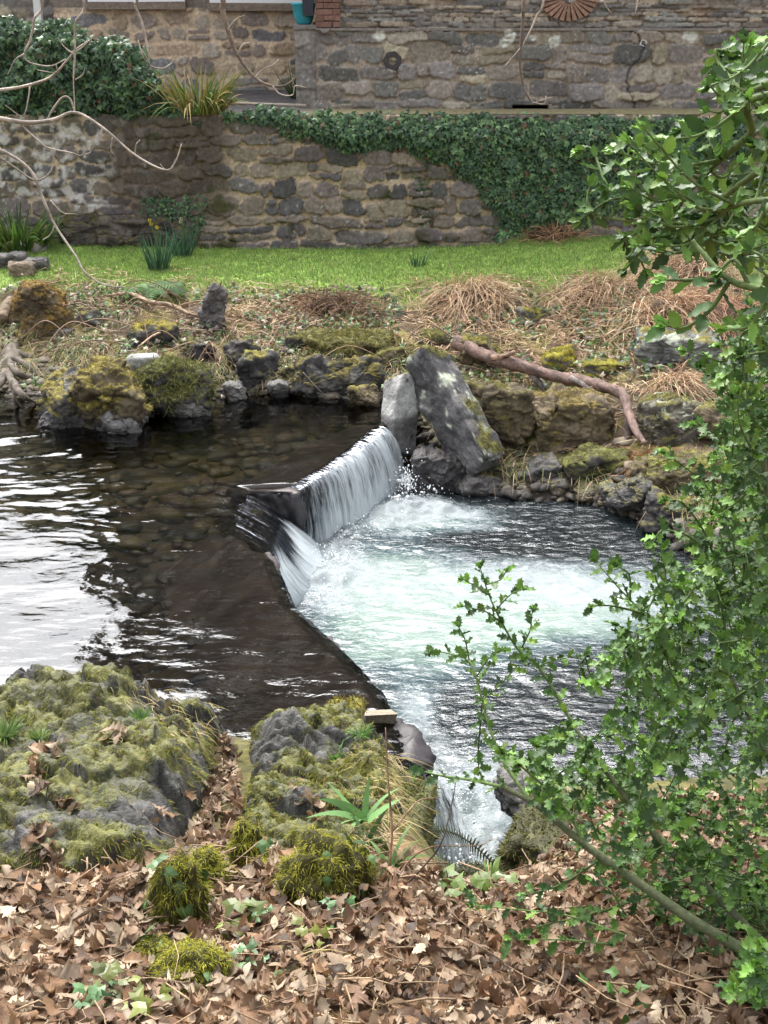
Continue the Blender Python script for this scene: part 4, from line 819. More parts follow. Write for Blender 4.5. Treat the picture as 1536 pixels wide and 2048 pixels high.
def fz(x, y): return float(zfun(np.array([x]), np.array([y]))[0])
def slabR(A, B, roll=0.0):
    """rotation whose local z runs from A to B, rolled about it"""
    z = np.asarray(B, float) - A; L = np.linalg.norm(z); z = z / L; x = np.cross([0, 1, 0], z); x /= np.linalg.norm(x); y = np.cross(z, x)
    c, s = math.cos(roll), math.sin(roll); return np.stack([x * c + y * s, -x * s + y * c, z], 1), L, (np.asarray(A) + B) / 2
BOXP = [(1, 0, 0, .92), (-1, 0, 0, .92), (0, 1, 0, .92), (0, -1, 0, .92), (0, .1, 1, .95), (.05, 0, -1, .95), (.8, .1, .75, 1.25), (-.7, -.3, .7, 1.25), (.2, -.7, .5, 1.3)]
WD = .04
q = at_z(78, 690, .22); rock('boulder', (q[0] - .02, q[1] + .25, .50), (.62, .55, .66), 'squat boulder with a brown moss cap above a dark hollow', 1, rotz(.2), cols=BROWN, moss=.55, mosscol=(.19, .12, .03), tufts=2600, sharp=10)
q = at_z(122, 690, .2); rock('stone', (q[0], q[1] + .1, .26), (.27, .25, .18), 'small angular grey stone tucked under the brown capped boulder', 2, cols=GREY, moss=0, sub=5)
q = at_z(112, 862, 0); rock('boulder', (q[0] + .02, q[1] + .42, .13), (.50, .62, .62), 'round grey boulder with a yellow moss top standing in the river', 3, rotz(.5), cols=GREY, moss=.5, mosscol=(.19, .16, .04), tufts=1500, wet=WD, sharp=8)
q = at_z(205, 868, 0); rock('boulder', (q[0] + .02, q[1] + .36, .20), (.66, .62, .74), 'large rough boulder with bright yellow moss patches at the river edge', 4, rotz(.1), cols=BROWN, moss=.46, mosscol=(.20, .165, .04), tufts=3800, wet=WD, amp=.16, sub=6)
q = at_z(235, 862, 0); rock('stone', (q[0], q[1] + .10, .04), (.44, .32, .30), 'wet pale grey stone at the foot of the yellow mossed boulder', 5, rotz(-.3), cols=([.10, .095, .09], [.26, .25, .24]), moss=0, wet=.0, mat=M_wetrock)
q = at_z(130, 850, 0); rock('stone', (q[0], q[1] + .06, .0), (.5, .3, .3), 'dark wet ledge stone low in the water below the round boulder', 6, rotz(.1), cols=DARK, moss=0, mat=M_wetrock)
q = at_z(335, 838, 0); rock('boulder', (q[0] + .02, q[1] + .35, .15), (.72, .66, .55), 'dark boulder under drooping grass and weeds beside the yellow mossed boulder', 7, rotz(.4), cols=DARK, moss=.55, mosscol=(.10, .105, .03), tufts=2600, tuft_len=.08, wet=WD)
q = at_z(368, 835, 0); rock('stone', (q[0] + .02, q[1] + .12, .02), (.42, .24, .2), 'flat wet stone at the waterline below drooping grass', 8, rotz(.2), cols=GREY, moss=.1, mat=M_wetrock, wet=-.02)
q = at_z(285, 752, .30); rock('cobble', (q[0], q[1] + .1, .38), (.31, .24, .20), 'smooth pale grey cobble resting on the mossy bank', 9, rotz(.3), planes=3, sharp=5, facet=.15, cols=PALE, moss=.08, amp=.04, sub=5)
q = march(425, 663, zfun); rock('standing_stone', (q[0], q[1] + .1, q[2] + .20), (.26, .22, .56), 'upright grey standing stone with moss on its pointed top', 10, slabR(np.array([0, 0, 0.]), np.array([.12, .05, 1.]))[0], cols=([.085, .08, .08], [.16, .15, .145]), moss=.12, boxplanes=[(1, 0, 0, .9), (-1, .2, 0, .9), (0, 1, 0, .9), (0, -1, 0, .9), (0, 0, -1, .95), (-.8, 0, .55, .72), (.3, 0, 1, .98)], amp=.06)
q = march(485, 742, zfun); rock('rock', (q[0], q[1] + .1, q[2] + .12), (.36, .34, .34), 'dark square rock over a shadowy gap in the bank', 11, rotz(.3), cols=DARK, moss=.15, sub=5)
q = at_z(505, 792, 0); rock('rock', (q[0], q[1] + .25, .15), (.26, .5, .40), 'dark wedge of rock leaning beside straw at the river edge', 12, rotz(-.5), cols=DARK, moss=.25, sub=5)
q = at_z(555, 798, 0); rock('stone', (q[0], q[1] + .1, .07), (.22, .22, .20), 'small pale topped stone at the waterline between straw and the long rock', 13, cols=GREY, moss=0, wet=.0, sub=5)
q = at_z(668, 802, 0); rock('rock', (q[0] - .02, q[1] + .28, .11), (.98, .44, .40), 'long low dark rock lying along the river edge', 14, rotz(.12), cols=([.04, .038, .036], [.11, .105, .10]), moss=.3, mosscol=(.13, .11, .03), tufts=900, wet=.0)
q = at_z(727, 812, 0); rock('stone', (q[0], q[1] + .1, .05), (.30, .26, .22), 'low brown stone between the long dark rock and the pale leaning stone', 15, cols=BROWN, moss=.1, sub=5)
q = at_z(470, 800, 0); rock('stone', (q[0], q[1] + .08, .04), (.22, .25, .22), 'small wet stone half in the water under straw stems', 16, cols=GREY, moss=0, mat=M_wetrock, sub=5)
A = at_y(793, 905, 11.0); B = at_y(806, 762, 11.30); RR, L, C = slabR(A, B, .62)
rock('leaning_stone', C, (.30, .22, L + .08), 'pale squared stone leaning at the far end of the white fall', 17, RR, cols=([.24, .235, .23], [.40, .40, .385]), moss=.05, boxplanes=BOXP, sharp=22, amp=.035, facet=.15, spots=1, wet=-.0)
A = at_y(968, 935, 10.75); B = at_y(848, 722, 11.35); RR, L, C = slabR(A, B, -.60)
rock('leaning_slab', C, (.42, .30, L + .12), 'big leaning slab of grey rock with pale lichen on its upper edge', 18, RR, cols=([.06, .058, .06], [.15, .145, .145]), moss=.22, mosscol=(.12, .11, .03), boxplanes=BOXP, sharp=20, amp=.06, facet=.35, lichen=.30, sub=6, tufts=700)
q = at_z(1010, 930, -.3); rock('rock', (q[0] - .02, q[1] + .42, .0), (.50, .60, .62), 'brown mossy rock wedged behind the big leaning slab', 19, rotz(.5), cols=BROWN, moss=.28, mosscol=(.12, .11, .03), tufts=900)
q = at_z(868, 995, -.5); rock('rock', (q[0] + .03, q[1] + .26, -.36), (.54, .44, .44), 'black wet rock in the splash at the foot of the white fall', 20, rotz(.3), cols=([.014, .013, .015], [.05, .045, .045]), moss=0, mat=M_wetrock)
q = at_z(955, 992, -.5); rock('rock', (q[0], q[1] + .12, -.46), (.46, .36, .22), 'low wet brown rock at the pool edge below the leaning slab', 21, cols=DARK, moss=.1, mat=M_wetrock, sub=5)
q = march(1140, 900, zfun); rock('ledge_rock', (q[0], q[1] + .28, q[2] + .20), (.80, .62, .46), 'broad brown ledge of rock under the fallen branch', 22, rotz(.15), cols=([.09, .07, .045], [.19, .15, .10]), moss=.30, mosscol=(.15, .115, .035), boxplanes=BOXP, sharp=9, amp=.12, tufts=1800, tuft_len=.025)
q = march(1120, 745, zfun); rock('rock', (q[0], q[1] + .1, q[2] + .07), (.34, .36, .28), 'small rock with a bright yellow moss dome above the fallen branch', 23, cols=GREY, moss=.75, mosscol=(.25, .22, .03), tufts=1400, sub=5)
q = march(1365, 735, zfun); rock('flat_rock', (q[0], q[1] + .32, q[2] + .10), (.86, .74, .36), 'flat topped grey rock below the biggest heap of straw', 24, rotz(-.2), cols=([.10, .105, .10], [.20, .205, .195]), moss=.22, boxplanes=BOXP, sharp=12, amp=.07, lichen=.25)
q = march(1345, 895, zfun); rock('rock', (q[0], q[1] + .3, q[2] + .18), (.62, .6, .42), 'shaded rock with a pale lichen face near the broken branch end', 25, rotz(.3), cols=([.06, .055, .045], [.14, .13, .105]), moss=.22, mosscol=(.13, .12, .035), tufts=900, lichen=.2)
q = march(1190, 950, zfun); rock('rock', (q[0], q[1] + .15, q[2] + .02), (.6, .5, .3), 'low green mossy hump between the ledge rock and the pool', 26, cols=DARK, moss=.7, mosscol=(.11, .11, .03), tufts=1800, sub=5)
q = march(1265, 945, zfun); rock('cobble', (q[0], q[1] + .05, q[2] + .04), (.15, .13, .13), 'small round tan cobble beside the foot of the branch', 27, planes=3, sharp=5, facet=.15, cols=([.22, .17, .12], [.32, .26, .2]), moss=0, amp=.04, sub=5)
q = march(1290, 1000, zfun); rock('rock', (q[0], q[1] + .12, q[2] + .02), (.55, .4, .34), 'damp brown rock at the pool edge near the holly', 28, rotz(.6), cols=DARK, moss=.3, mosscol=(.11, .1, .03), mat=M_wetrock, tufts=500)
q = march(1390, 985, zfun); rock('rock', (q[0], q[1] + .2, q[2] + .08), (.7, .5, .42), 'rough mossy rock half hidden by holly leaves at the pool edge', 29, rotz(-.4), cols=BROWN, moss=.35, mosscol=(.14, .14, .03), tufts=1200)
q = march(1060, 655, zfun); rock('stone', (q[0], q[1] + .1, q[2] + .06), (.36, .3, .26), 'dull green stone among dead grass beside the bare soil', 30, cols=GREY, moss=.35, tufts=500, sub=5)
q = march(1215, 745, zfun); rock('stone', (q[0], q[1] + .1, q[2] + .02), (.5, .36, .16), 'flat stone under yellow moss beside the fallen branch', 31, cols=GREY, moss=.55, mosscol=(.22, .2, .03), tufts=1000, sub=5)
q = march(705, 725, zfun); rock('bank_hump', (q[0], q[1] + .25, q[2] + .05), (1.0, .62, .44), 'turf covered hump of the bank above the long dark rock', 32, cols=([.06, .05, .03], [.11, .09, .05]), moss=.8, mosscol=(.13, .12, .035), tufts=3200, tuft_len=.07)
q = march(300, 690, zfun); rock('rock', (q[0], q[1] + .15, q[2] + .05), (.55, .4, .32), 'dark bank rock with a yellow moss cushion among dead stems', 33, cols=DARK, moss=.4, mosscol=(.23, .19, .03), tufts=900, sub=5)
q = march(962, 735, zfun); rock('rock', (q[0], q[1] + .1, q[2] + .08), (.40, .34, .36), 'brown rock under the thick end of the fallen branch', 34, cols=BROWN, moss=.35, tufts=500, sub=5)
for (px, pyy, s, lb, sd) in [(20, 535, (.42, .34, .26), 'upper squared grey stone of the old steps at the lawn edge', 35), (42, 552, (.30, .26, .24), 'tan squared stone beside the grey step stone at the lawn edge', 36), (72, 540, (.28, .22, .20), 'small leaning stone at the lawn end of the old steps', 37)]:
    q = march(px, pyy, zfun); rock('step_stone', (q[0], q[1] + .05, q[2] + .03), s, lb, sd, rotz(.1), boxplanes=BOXP, sharp=16, amp=.05, cols=GREY if sd != 36 else ([.16, .13, .10], [.24, .19, .14]), moss=0, sub=5)
q = march(35, 497, zfun); rock('flat_rock', (q[0], q[1], q[2] + .03), (.75, .4, .1), 'flat pale stone lying in the lawn below the sword leaves', 38, boxplanes=BOXP, sharp=12, amp=.05, cols=([.2, .18, .16], [.3, .27, .24]), moss=0, sub=5)
q = march(250, 480, zfun, 12, 16.2); rock('boulder', (q[0], 16.25, .78), (1.7, .5, .52), 'long brown outcrop boulder at the wall foot behind the daffodils', 39, cols=([.05, .045, .04], [.12, .10, .085]), moss=.3, mosscol=(.10, .09, .03), amp=.1)

# ------------------------------------------------------------------ driftwood, branch, sticks
def limb(name, pts, rads, col, mat, label=None, cat=None, parent=None, sides=10, lump=.12, n=7, seed=0):
    P = catmull(pts, n); r = np.interp(np.linspace(0, 1, len(P)), np.linspace(0, 1, len(rads)), rads); V, F = tube(P, r, sides, lump, seed)
    c = mix3(np.array(col) * .65, np.array(col) * 1.35, sst(-.5, .5, fbm(V[:, 0] * 14, V[:, 1] * 14, V[:, 2] * 14 + seed, 4))); c = mix3(c, np.array(col) * .35, sst(.3, .6, fbm(V[:, 0] * 31, V[:, 1] * 31, V[:, 2] * 31 + seed, 3)))
    return mk(name, V, F, mat, parent, col=c, label=label, cat=cat)
def over(px, pyy, lift): q = march(px, pyy, zfun); d = ray(px, pyy); return q - d * (lift / math.sin(R_(20)) / np.linalg.norm(d)) if lift else q
br = empty('fallen_branch', march(1100, 740, zfun), label='thick red-brown fallen branch bent down across the far bank', cat='branch')
Yb = lambda px, pyy, y: at_y(px, pyy, y)
def onto(pts, lift, deg=2):
    q = np.array([march(a, b, zfun)[1] for a, b in pts]); t = np.arange(len(pts)); f = np.polyval(np.polyfit(t, q, deg), t); f = np.minimum(f, q) - lift
    return [at_y(a, b, y) for (a, b), y in zip(pts, f)]
main = onto([(912, 683), (960, 706), (1000, 722), (1060, 738), (1120, 755), (1175, 765), (1215, 776), (1246, 790), (1256, 822), (1270, 858), (1290, 888)], .34, 3)
yF = main[8][1]; yM = main[3][1]; yE = main[5][1]
BC = [.165, .105, .085]
limb('bough', main, [.074, .066, .060, .056, .054, .060, .050, .050, .044, .036, .018], BC, M_wood, parent=br, sides=16, lump=.26, seed=1)
limb('fork', [Yb(1258, 835, yF), Yb(1256, 880, yF - .1), Yb(1250, 920, yF - .2), Yb(1250, 948, yF - .25)], [.04, .036, .032, .028], [.12, .085, .075], M_wood, parent=br, seed=2)
limb('stub', [Yb(985, 716, yM + .2), Yb(1010, 712, yM + .12), Yb(1030, 703, yM + .08)], [.035, .025, .018], [.3, .19, .13], M_wood, parent=br, seed=3)
limb('side_branch', [Yb(1060, 745, yM), Yb(1085, 775, yM - .1), Yb(1102, 800, yM - .2), Yb(1100, 835, yM - .3), Yb(1085, 860, yM - .4)], [.035, .03, .024, .02, .014], [.13, .11, .10], M_bark, parent=br, seed=4)
limb('side_branch', [Yb(1118, 845, yM - .33), Yb(1100, 850, yM - .36), Yb(1084, 862, yM - .4)], [.012, .018, .018], [.30, .30, .27], M_bark, parent=br, seed=5)
limb('side_branch', [Yb(1140, 755, yE + .02), Yb(1170, 772, yE - .08), Yb(1195, 797, yE - .15), Yb(1225, 815, yE - .2), Yb(1250, 822, yF - .02)], [.03, .02, .013, .01, .007], [.22, .19, .17], M_bark, parent=br, seed=6)
st = [march(215, 610, zfun), march(260, 606, zfun), march(300, 622, zfun), march(345, 630, zfun), march(375, 645, zfun), march(400, 652, zfun)]; st = [p + [0, 0, .10] for p in st]
limb('stick', st, [.014, .022, .026, .024, .02, .012], [.30, .22, .15], M_bark, 'long bare tan stick lying across the dead stems on the bank', 'stick', seed=7)
limb('stick', [march(280, 745, zfun) + [0, 0, .25], march(310, 700, zfun) + [0, 0, .15], march(350, 682, zfun) + [0, 0, .12], march(415, 680, zfun) + [0, 0, .1]], [.008, .011, .010, .006], [.34, .24, .17], M_bark, 'thin curved tan stick rising over the smooth pale cobble', 'stick', seed=8)
limb('stick', [at_z(660, 802, .02), at_z(630, 772, .16), at_z(606, 745, .26)], [.006, .008, .007], [.08, .07, .06], M_bark, 'thin dark stick sloping down the long low rock into the water', 'stick', seed=9)
dw = empty('driftwood_stump', at_z(20, 770, .1), label='weathered twisted driftwood stump with roots at the river edge', cat='stump')
limb('trunk', [at_z(30, 790, -.1), at_z(28, 735, .12), at_z(22, 690, .22), at_z(30, 650, .30)], [.12, .10, .085, .06], [.12, .10, .08], M_bark, parent=dw, sides=18, lump=.5, seed=10)
for i, (a, b, c_, d) in enumerate([((20, 730), (45, 752), (75, 750), (90, 740)), ((25, 715), (60, 735), (85, 760), (110, 790)), ((10, 740), (0, 770), (-25, 790), (-40, 800)), ((30, 690), (50, 705), (62, 735), (60, 780)), ((24, 760), (44, 790), (60, 800), (80, 806)), ((15, 745), (28, 775), (30, 800), (42, 815)), ((22, 700), (4, 728), (-10, 760), (-22, 790)), ((35, 705), (70, 720), (100, 728), (125, 722))]):
    limb('root', [at_z(*a, .22), at_z(*b, .16), at_z(*c_, .07), at_z(*d, -.03)], [.034, .028, .022, .010], [.12, .10, .08], M_bark, parent=dw, lump=.45, seed=11 + i)
limb('snag', [at_z(2, 640, .42), at_z(14, 612, .5), at_z(22, 600, .5)], [.07, .06, .045], [.16, .12, .08], M_bark, 'mossy broken snag standing behind the driftwood stump', 'stump', lump=.3, seed=19)

# stones and gravel washed along the pool edge and the far bank
n = 2600; x = rng.uniform(-4.2, 3.6, n); t = rng.gamma(1.3, .28, n); yy = interp(x, FAR_EDGE) + t - .05; s_ = np.minimum(rng.gamma(1.6, .012, n) + .008, .075)
th = rng.uniform(0, 6.28, n); Mx = np.zeros((n, 3, 3)); Mx[:, 0, 0] = np.cos(th); Mx[:, 0, 1] = -np.sin(th); Mx[:, 1, 0] = np.sin(th); Mx[:, 1, 1] = np.cos(th); Mx[:, 2, 2] = .6; Mx *= s_[:, None, None]; Mx[:, :, 0] *= rng.uniform(1, 1.7, n)[:, None]
TR = TV * (1 + .3 * cells(TV[:, 0], TV[:, 1], TV[:, 2], 1.3, 3)[1][:, :1])
V, F, c = inst(TR, TF, np.stack([x, yy, zfun(x, yy) + s_ * .2], 1), Mx, np.array([[.10, .09, .08], [.16, .145, .125], [.06, .055, .05], [.2, .17, .13], [.09, .08, .05]])[rng.integers(0, 5, n)] * rng.uniform(.6, 1.3, (n, 1)))
mk('bank_gravel', V, F, M_rock, col=c, kind='stuff', label='small stones and gravel along the far water edge')
for i, (px, pyy, sx, sy, sz, lb, cc, mo) in enumerate([
    (1085, 955, .34, .3, .24, 'dark wet stone on the muddy pool edge below the ledge rock', DARK, .15), (1120, 985, .26, .2, .14, 'low brown stone at the waterline below the ledge rock', BROWN, .1), (1180, 1000, .3, .24, .16, 'flat muddy stone half sunk at the pool edge', BROWN, .05),
    (1230, 1010, .24, .22, .2, 'small upright wet stone near the foot of the branch', DARK, .1), (1340, 1045, .4, .34, .3, 'dark dripping rock under the holly at the pool edge', DARK, .3), (1300, 960, .34, .28, .22, 'mossy brown stone above the pool near the broken branch end', BROWN, .5),
    (1040, 860, .38, .3, .3, 'shadowed rock between the leaning slab and the ledge rock', DARK, .4), (1075, 905, .22, .2, .16, 'small mossy stone in the mud beside the ledge rock', BROWN, .4), (1420, 870, .5, .4, .36, 'mossy rock behind the holly beside the pale lichen face', BROWN, .45),
    (872, 690, .30, .26, .16, 'mossy stone behind the top of the big leaning slab', GREY, .5), (780, 735, .4, .3, .26, 'brown earthy stone behind the pale leaning stone', BROWN, .4), (600, 700, .3, .26, .2, 'dark stone peeping through dead grass above the long rock', DARK, .25), (395, 720, .34, .28, .26, 'dark stone under weeds beside the square rock', DARK, .3), (180, 650, .3, .26, .2, 'grey stone in dead stems right of the brown capped boulder', GREY, .2)]):
    q = march(px, pyy, zfun); rock('stone', (q[0], q[1] + .08, q[2] + sz * .22), (sx, sy, sz), lb, 60 + i, rotz(i * .7), cols=cc, moss=mo, mosscol=(.14, .13, .035), tufts=300 if mo > .2 else 0, sub=5, mat=M_wetrock if mo < .2 else None)
# ------------------------------------------------------------------ straw tussocks, weeds, turf
STRAW = [[.42, .29, .175], [.50, .36, .23], [.34, .215, .13], [.56, .43, .29], [.27, .165, .10]]
def tussock(name, px, pyy, n, spread, L, label, cols=STRAW, flop=1.0, bend=.75, W=.0085, lift=0.02, y=None, aspect=.7, front=0.0, core=True, cat='tussock'):
    n = int(n * 1.4); q = march(px, pyy, zfun); r = np.sqrt(rng.uniform(0, 1, n)) * spread; a = rng.uniform(0, 2 * np.pi, n)
    x = q[0] + r * np.cos(a); yy = q[1] + r * np.sin(a) * aspect; hgt = lift + .62 * spread * (1 - (r / spread) ** 2) * (1 if core else .15)
    P = np.stack([x, yy, zfun(x, yy) + hgt], 1)
    ns = 5; sb = rng.integers(0, ns, n); co = rng.normal(0, .55, (ns, 2)); P[:, :2] += rng.normal(0, .33 * spread, (ns, 2))[sb]; P[:, 2] = zfun(P[:, 0], P[:, 1]) + hgt * rng.uniform(.5, 1, ns)[sb]; comb = co[sb].T; D = np.stack([np.cos(a) * flop * (.15 + .55 * r / spread) + comb[0], np.sin(a) * flop * (.15 + .55 * r / spread) - front - .25 + comb[1] * .4, .50 + .3 * rng.normal(size=n)], 1) + rng.normal(0, .55, (n, 3)) * [1, 1, .5]
    V, F, t, bi = blades(P, D, L * rng.uniform(.4, 1.2, n), W * rng.uniform(.5, 1.3, n), bend * rng.uniform(.4, 1.5, n), 4)
    gz = zfun(V[:, 0], V[:, 1]); V[:, 2] = np.maximum(V[:, 2], gz + .004 + .02 * rng.random(n)[bi])
    C = np.asarray(cols)[rng.integers(0, len(cols), n)] * rng.uniform(.65, 1.25, (n, 1)); c = C[bi] * (.55 + .45 * t)[:, None] if core else C[bi]
    root = empty(name, q, label=label, cat=cat)
    mk('stems', V, F, M_straw, root, col=C[bi])
    if core:
        Vr, Fr = ICO[3]; Vr = Vr * [spread * .7, spread * .7 * aspect, spread * .42] * (1 + .25 * fbm(Vr[:, 0] * 2 + px, Vr[:, 1] * 2, Vr[:, 2] * 2, 3))[:, None] + q
        mk('root_mat', Vr, Fr, M_ground, root, col=np.tile([.06, .04, .026], (len(Vr), 1)))
    return root
tussock('straw_tussock', 950, 605, 620, .34, .42, 'tall drooping straw tussock above the fallen branch', front=.35)
tussock('straw_tussock', 655, 622, 560, .33, .26, 'dark brown upturned root tussock below the lawn edge', cols=[[.14, .08, .05], [.20, .12, .07], [.30, .20, .12], [.10, .055, .035]])
tussock('straw_tussock', 1175, 600, 520, .32, .36, 'loose straw tussock over the bare soil hollow', front=.3)
tussock('straw_tussock', 1390, 560, 900, .55, .40, 'broad heap of pale straw on the lawn slope behind the holly', front=.2, cols=STRAW + [[.55, .40, .28]])
tussock('straw_tussock', 1350, 640, 900, .48, .45, 'big drooping heap of red-tan straw above the flat topped rock', front=.5, cols=STRAW + [[.42, .24, .15]])
tussock('straw_tussock', 1460, 650, 600, .42, .42, 'red-tan straw heap beside the flat rock partly behind holly leaves', front=.4, cols=[[.36, .20, .13], [.44, .28, .18], [.28, .15, .10]])
tussock('straw_tussock', 1352, 775, 330, .18, .34, 'small drooping straw tuft on the near side of the flat topped rock', front=.5)
tussock('straw_tussock', 1095, 476, 330, .34, .22, 'low heap of orange-tan straw on the lawn at the ivy foot', cols=[[.40, .24, .14], [.48, .30, .18], [.30, .17, .1]], bend=.3)
tussock('straw_tussock', 1290, 925, 140, .06, .3, 'ginger fibrous straw frayed at the broken branch end', cols=[[.34, .17, .08], [.40, .22, .11]], core=False, front=.4, W=.006)
def straw_mat(px0, py0, px1, py1, n, label, L=.24, cols=STRAW, name='straw_litter'):
    px = rng.uniform(px0, px1, n); pyy = rng.uniform(py0, py1, n); P = np.array([march(a, b, zfun) for a, b in zip(px[:n // 6], pyy[:n // 6])]); P = np.repeat(P, 6, 0); n = len(P); P = P + rng.normal(0, .05, P.shape) * [1, 1, 0]; P[:, 2] = zfun(P[:, 0], P[:, 1]) + rng.uniform(.005, .06, n)
    D = rng.normal(0, 1, (n, 3)) * [1, .8, .18]
    V, F, t, bi = blades(P, D, L * rng.uniform(.3, 1.2, n), .010 * rng.uniform(.5, 1.4, n), .15, 3)
    V[:, 2] = np.maximum(V[:, 2], zfun(V[:, 0], V[:, 1]) + .006)
    C = np.asarray(cols)[rng.integers(0, len(cols), n)] * rng.uniform(.7, 1.25, (n, 1)); return mk(name, V, F, M_straw, col=C[bi], kind='stuff', label=label)
straw_mat(455, 575, 620, 650, 700, 'pale matted straw below the lawn edge', cols=STRAW + [[.55, .42, .28]] * 3)
straw_mat(430, 570, 1300, 690, 1100, 'flattened dead grass over the middle of the far bank', L=.22, cols=STRAW + [[.30, .25, .10]])
straw_mat(850, 620, 1400, 800, 1500, 'flattened dead grass among the rocks beside the branch', L=.18, cols=STRAW + [[.32, .28, .10]])
straw_mat(40, 540, 420, 640, 700, 'flattened dead grass below the daffodils', L=.16, cols=STRAW + [[.22, .24, .07]])
straw_mat(480, 660, 640, 760, 420, 'straw stems strewn between dark rocks')
straw_mat(800, 560, 1250, 660, 1100, 'straw stems strewn over the slope'); straw_mat(1000, 640, 1400, 780, 800, 'fine straw over the mossy rocks', L=.16); straw_mat(60, 560, 480, 720, 900, 'dead stems over the bank', cols=[[.25, .17, .11], [.32, .23, .16], [.18, .12, .08], [.38, .28, .19]])
straw_mat(1000, 780, 1330, 960, 300, 'scattered stems by the branch', L=.2); straw_mat(930, 760, 1060, 880, 120, 'straw on the leaning slab', L=.2); straw_mat(620, 640, 1000, 740, 500, 'dead grass over the hump', L=.14)
# long bramble stems arching over the bank
B = Buf()
for i in range(75):
    px = rng.uniform(90, 470) if i < 55 else rng.uniform(480, 1300); pyy = rng.uniform(590, 740) if i < 55 else rng.uniform(600, 780); q = march(px, pyy, zfun); a = rng.uniform(0, 6.28); L = rng.uniform(.3, .9); h = rng.uniform(.05, .25)
    e = q + [math.cos(a) * L, math.sin(a) * L * .5, 0]; e[2] = fz(e[0], e[1]) + rng.uniform(.0, .12); m = (q + e) / 2 + [0, 0, h]
    V, F = tube(catmull(np.array([q, q * .7 + m * .3 + [0, 0, h * .4], m, e]), 5), rng.uniform(.003, .007), 4); B.add(V, F, np.array([.28, .19, .13]) * rng.uniform(.5, 1.3))
B.mk('dead_stems', M_bark, kind='stuff', label='tangle of thin dead stems over the bank')
def turf(name, n, region, L, cols, label, W=.006, yr=(11, 16.3), dens=None, bend=.3, up=1.0, mat=None, segs=2, xr=(-5.2, 5.6)):
    x = rng.uniform(*xr, n); y = rng.uniform(*yr, n); k = region(x, y) > rng.random(n); x, y = x[k], y[k]; n = len(x); P = np.stack([x, y, zfun(x, y) - .005], 1)
    D = rng.normal(0, .4, (n, 3)) + [0, 0, up]; V, F, t, bi = blades(P, D, L * rng.uniform(.4, 1.3, n), W * rng.uniform(.6, 1.3, n), bend * rng.uniform(.2, 1.8, n), segs)
    C = np.asarray(cols)[rng.integers(0, len(cols), n)] * rng.uniform(.65, 1.3, (n, 1)); return mk(name, V, F, mat or M_blade, col=C[bi], kind='stuff', label=label)
lawnmask = lambda x, y: sst(13.85, 14.6, y + .45 * fbm(x * 2.3, y * 2.3, 4, 4) + .3 * fbm(x * 6, y * 6, 9, 3)) * (1 - .75 * sst(2.0, 3.2, x) * sst(15.9, 15.2, y))
turf('lawn_grass', 150000, lawnmask, .065, [[.17, .29, .075], [.22, .37, .085], [.27, .41, .10], [.15, .24, .06], [.35, .36, .15]], 'bright green mown grass of the lawn strip', yr=(13.5, 16.35))
bank = lambda x, y: sst(.05, .3, y - interp(x, FAR_EDGE)) * sst(15.2, 14.4, y) * sst(-.5, .35, fbm(x * 1.7, y * 1.7, 24, 4)) 
turf('bank_grass', 42000, bank, .085, [[.14, .17, .04], [.22, .23, .06], [.11, .13, .03], [.32, .26, .11], [.28, .20, .11], [.15, .19, .04]], 'rough mossy grass of the far bank', yr=(10.2, 15.2), bend=.6)
turf('bank_moss', 26000, lambda x, y: sst(.02, .2, y - interp(x, FAR_EDGE)) * sst(15, 14, y) * sst(.05, .5, fbm(x * 1.5, y * 1.5, 74, 3)), .03, [[.22, .20, .03], [.16, .15, .03], [.27, .23, .05]], 'yellow-green moss on the far bank', yr=(10.2, 15.0), W=.009)
# grass and straw hanging over the stones along the water
n = 9000; x = rng.uniform(-4.6, 3.4, n); y = interp(x, FAR_EDGE) + rng.uniform(.25, 1.3, n); k = fbm(x * 1.3, y * 1.3, 55, 3) > -.1; x, y = x[k], y[k]; n = len(x)
D = rng.normal(0, .45, (n, 3)) + [0, -.75, .55]; V, F, t, bi = blades(np.stack([x, y, zfun(x, y) + rng.uniform(0, .10, n)], 1), D, .20 * rng.uniform(.4, 1.4, n), .007 * rng.uniform(.5, 1.3, n), rng.uniform(.4, 1.3, n), 4)
V[:, 2] = np.maximum(V[:, 2], zfun(V[:, 0], V[:, 1]) + .005); C = np.array([[.13, .17, .045], [.19, .22, .06], [.10, .12, .035], [.40, .31, .17], [.46, .35, .22], [.26, .20, .10]])[rng.integers(0, 6, n)] * rng.uniform(.6, 1.25, (n, 1))
mk('bank_fringe', V, F, M_blade, col=C[bi], kind='stuff', label='grass and straw hanging over the bank stones')
# small leaves of ivy, bramble and celandine on the bank
n = 11000; x = rng.uniform(-4.6, 3.6, n); y = rng.uniform(11.3, 14.3, n); k = (y > interp(x, FAR_EDGE) + .1) & (fbm(x * 1.5, y * 1.5, 91, 3) > -.15); x, y = x[k], y[k]; n = len(x)
out = rng.normal(0, .5, (n, 3)) + [0, -.5, .8]; X = rand_dirs(n); X -= out * np.sum(X * out, 1)[:, None] / np.sum(out * out, 1)[:, None]
col = np.array([[.06, .13, .035], [.10, .19, .05], [.04, .075, .03], [.12, .16, .05], [.10, .07, .05], [.26, .20, .14]])[rng.integers(0, 6, n)] * rng.uniform(.6, 1.3, (n, 1))
V, F, c = inst(IV, IF, np.stack([x, y, zfun(x, y) + rng.uniform(.01, .09, n)], 1), frames(X, out / np.linalg.norm(out, axis=1)[:, None], .055 * rng.uniform(.5, 1.3, n)), col)
mk('bank_weeds', V, F, M_ivy, col=c, smooth=False, kind='stuff', label='small weeds and fallen leaves over the far bank')
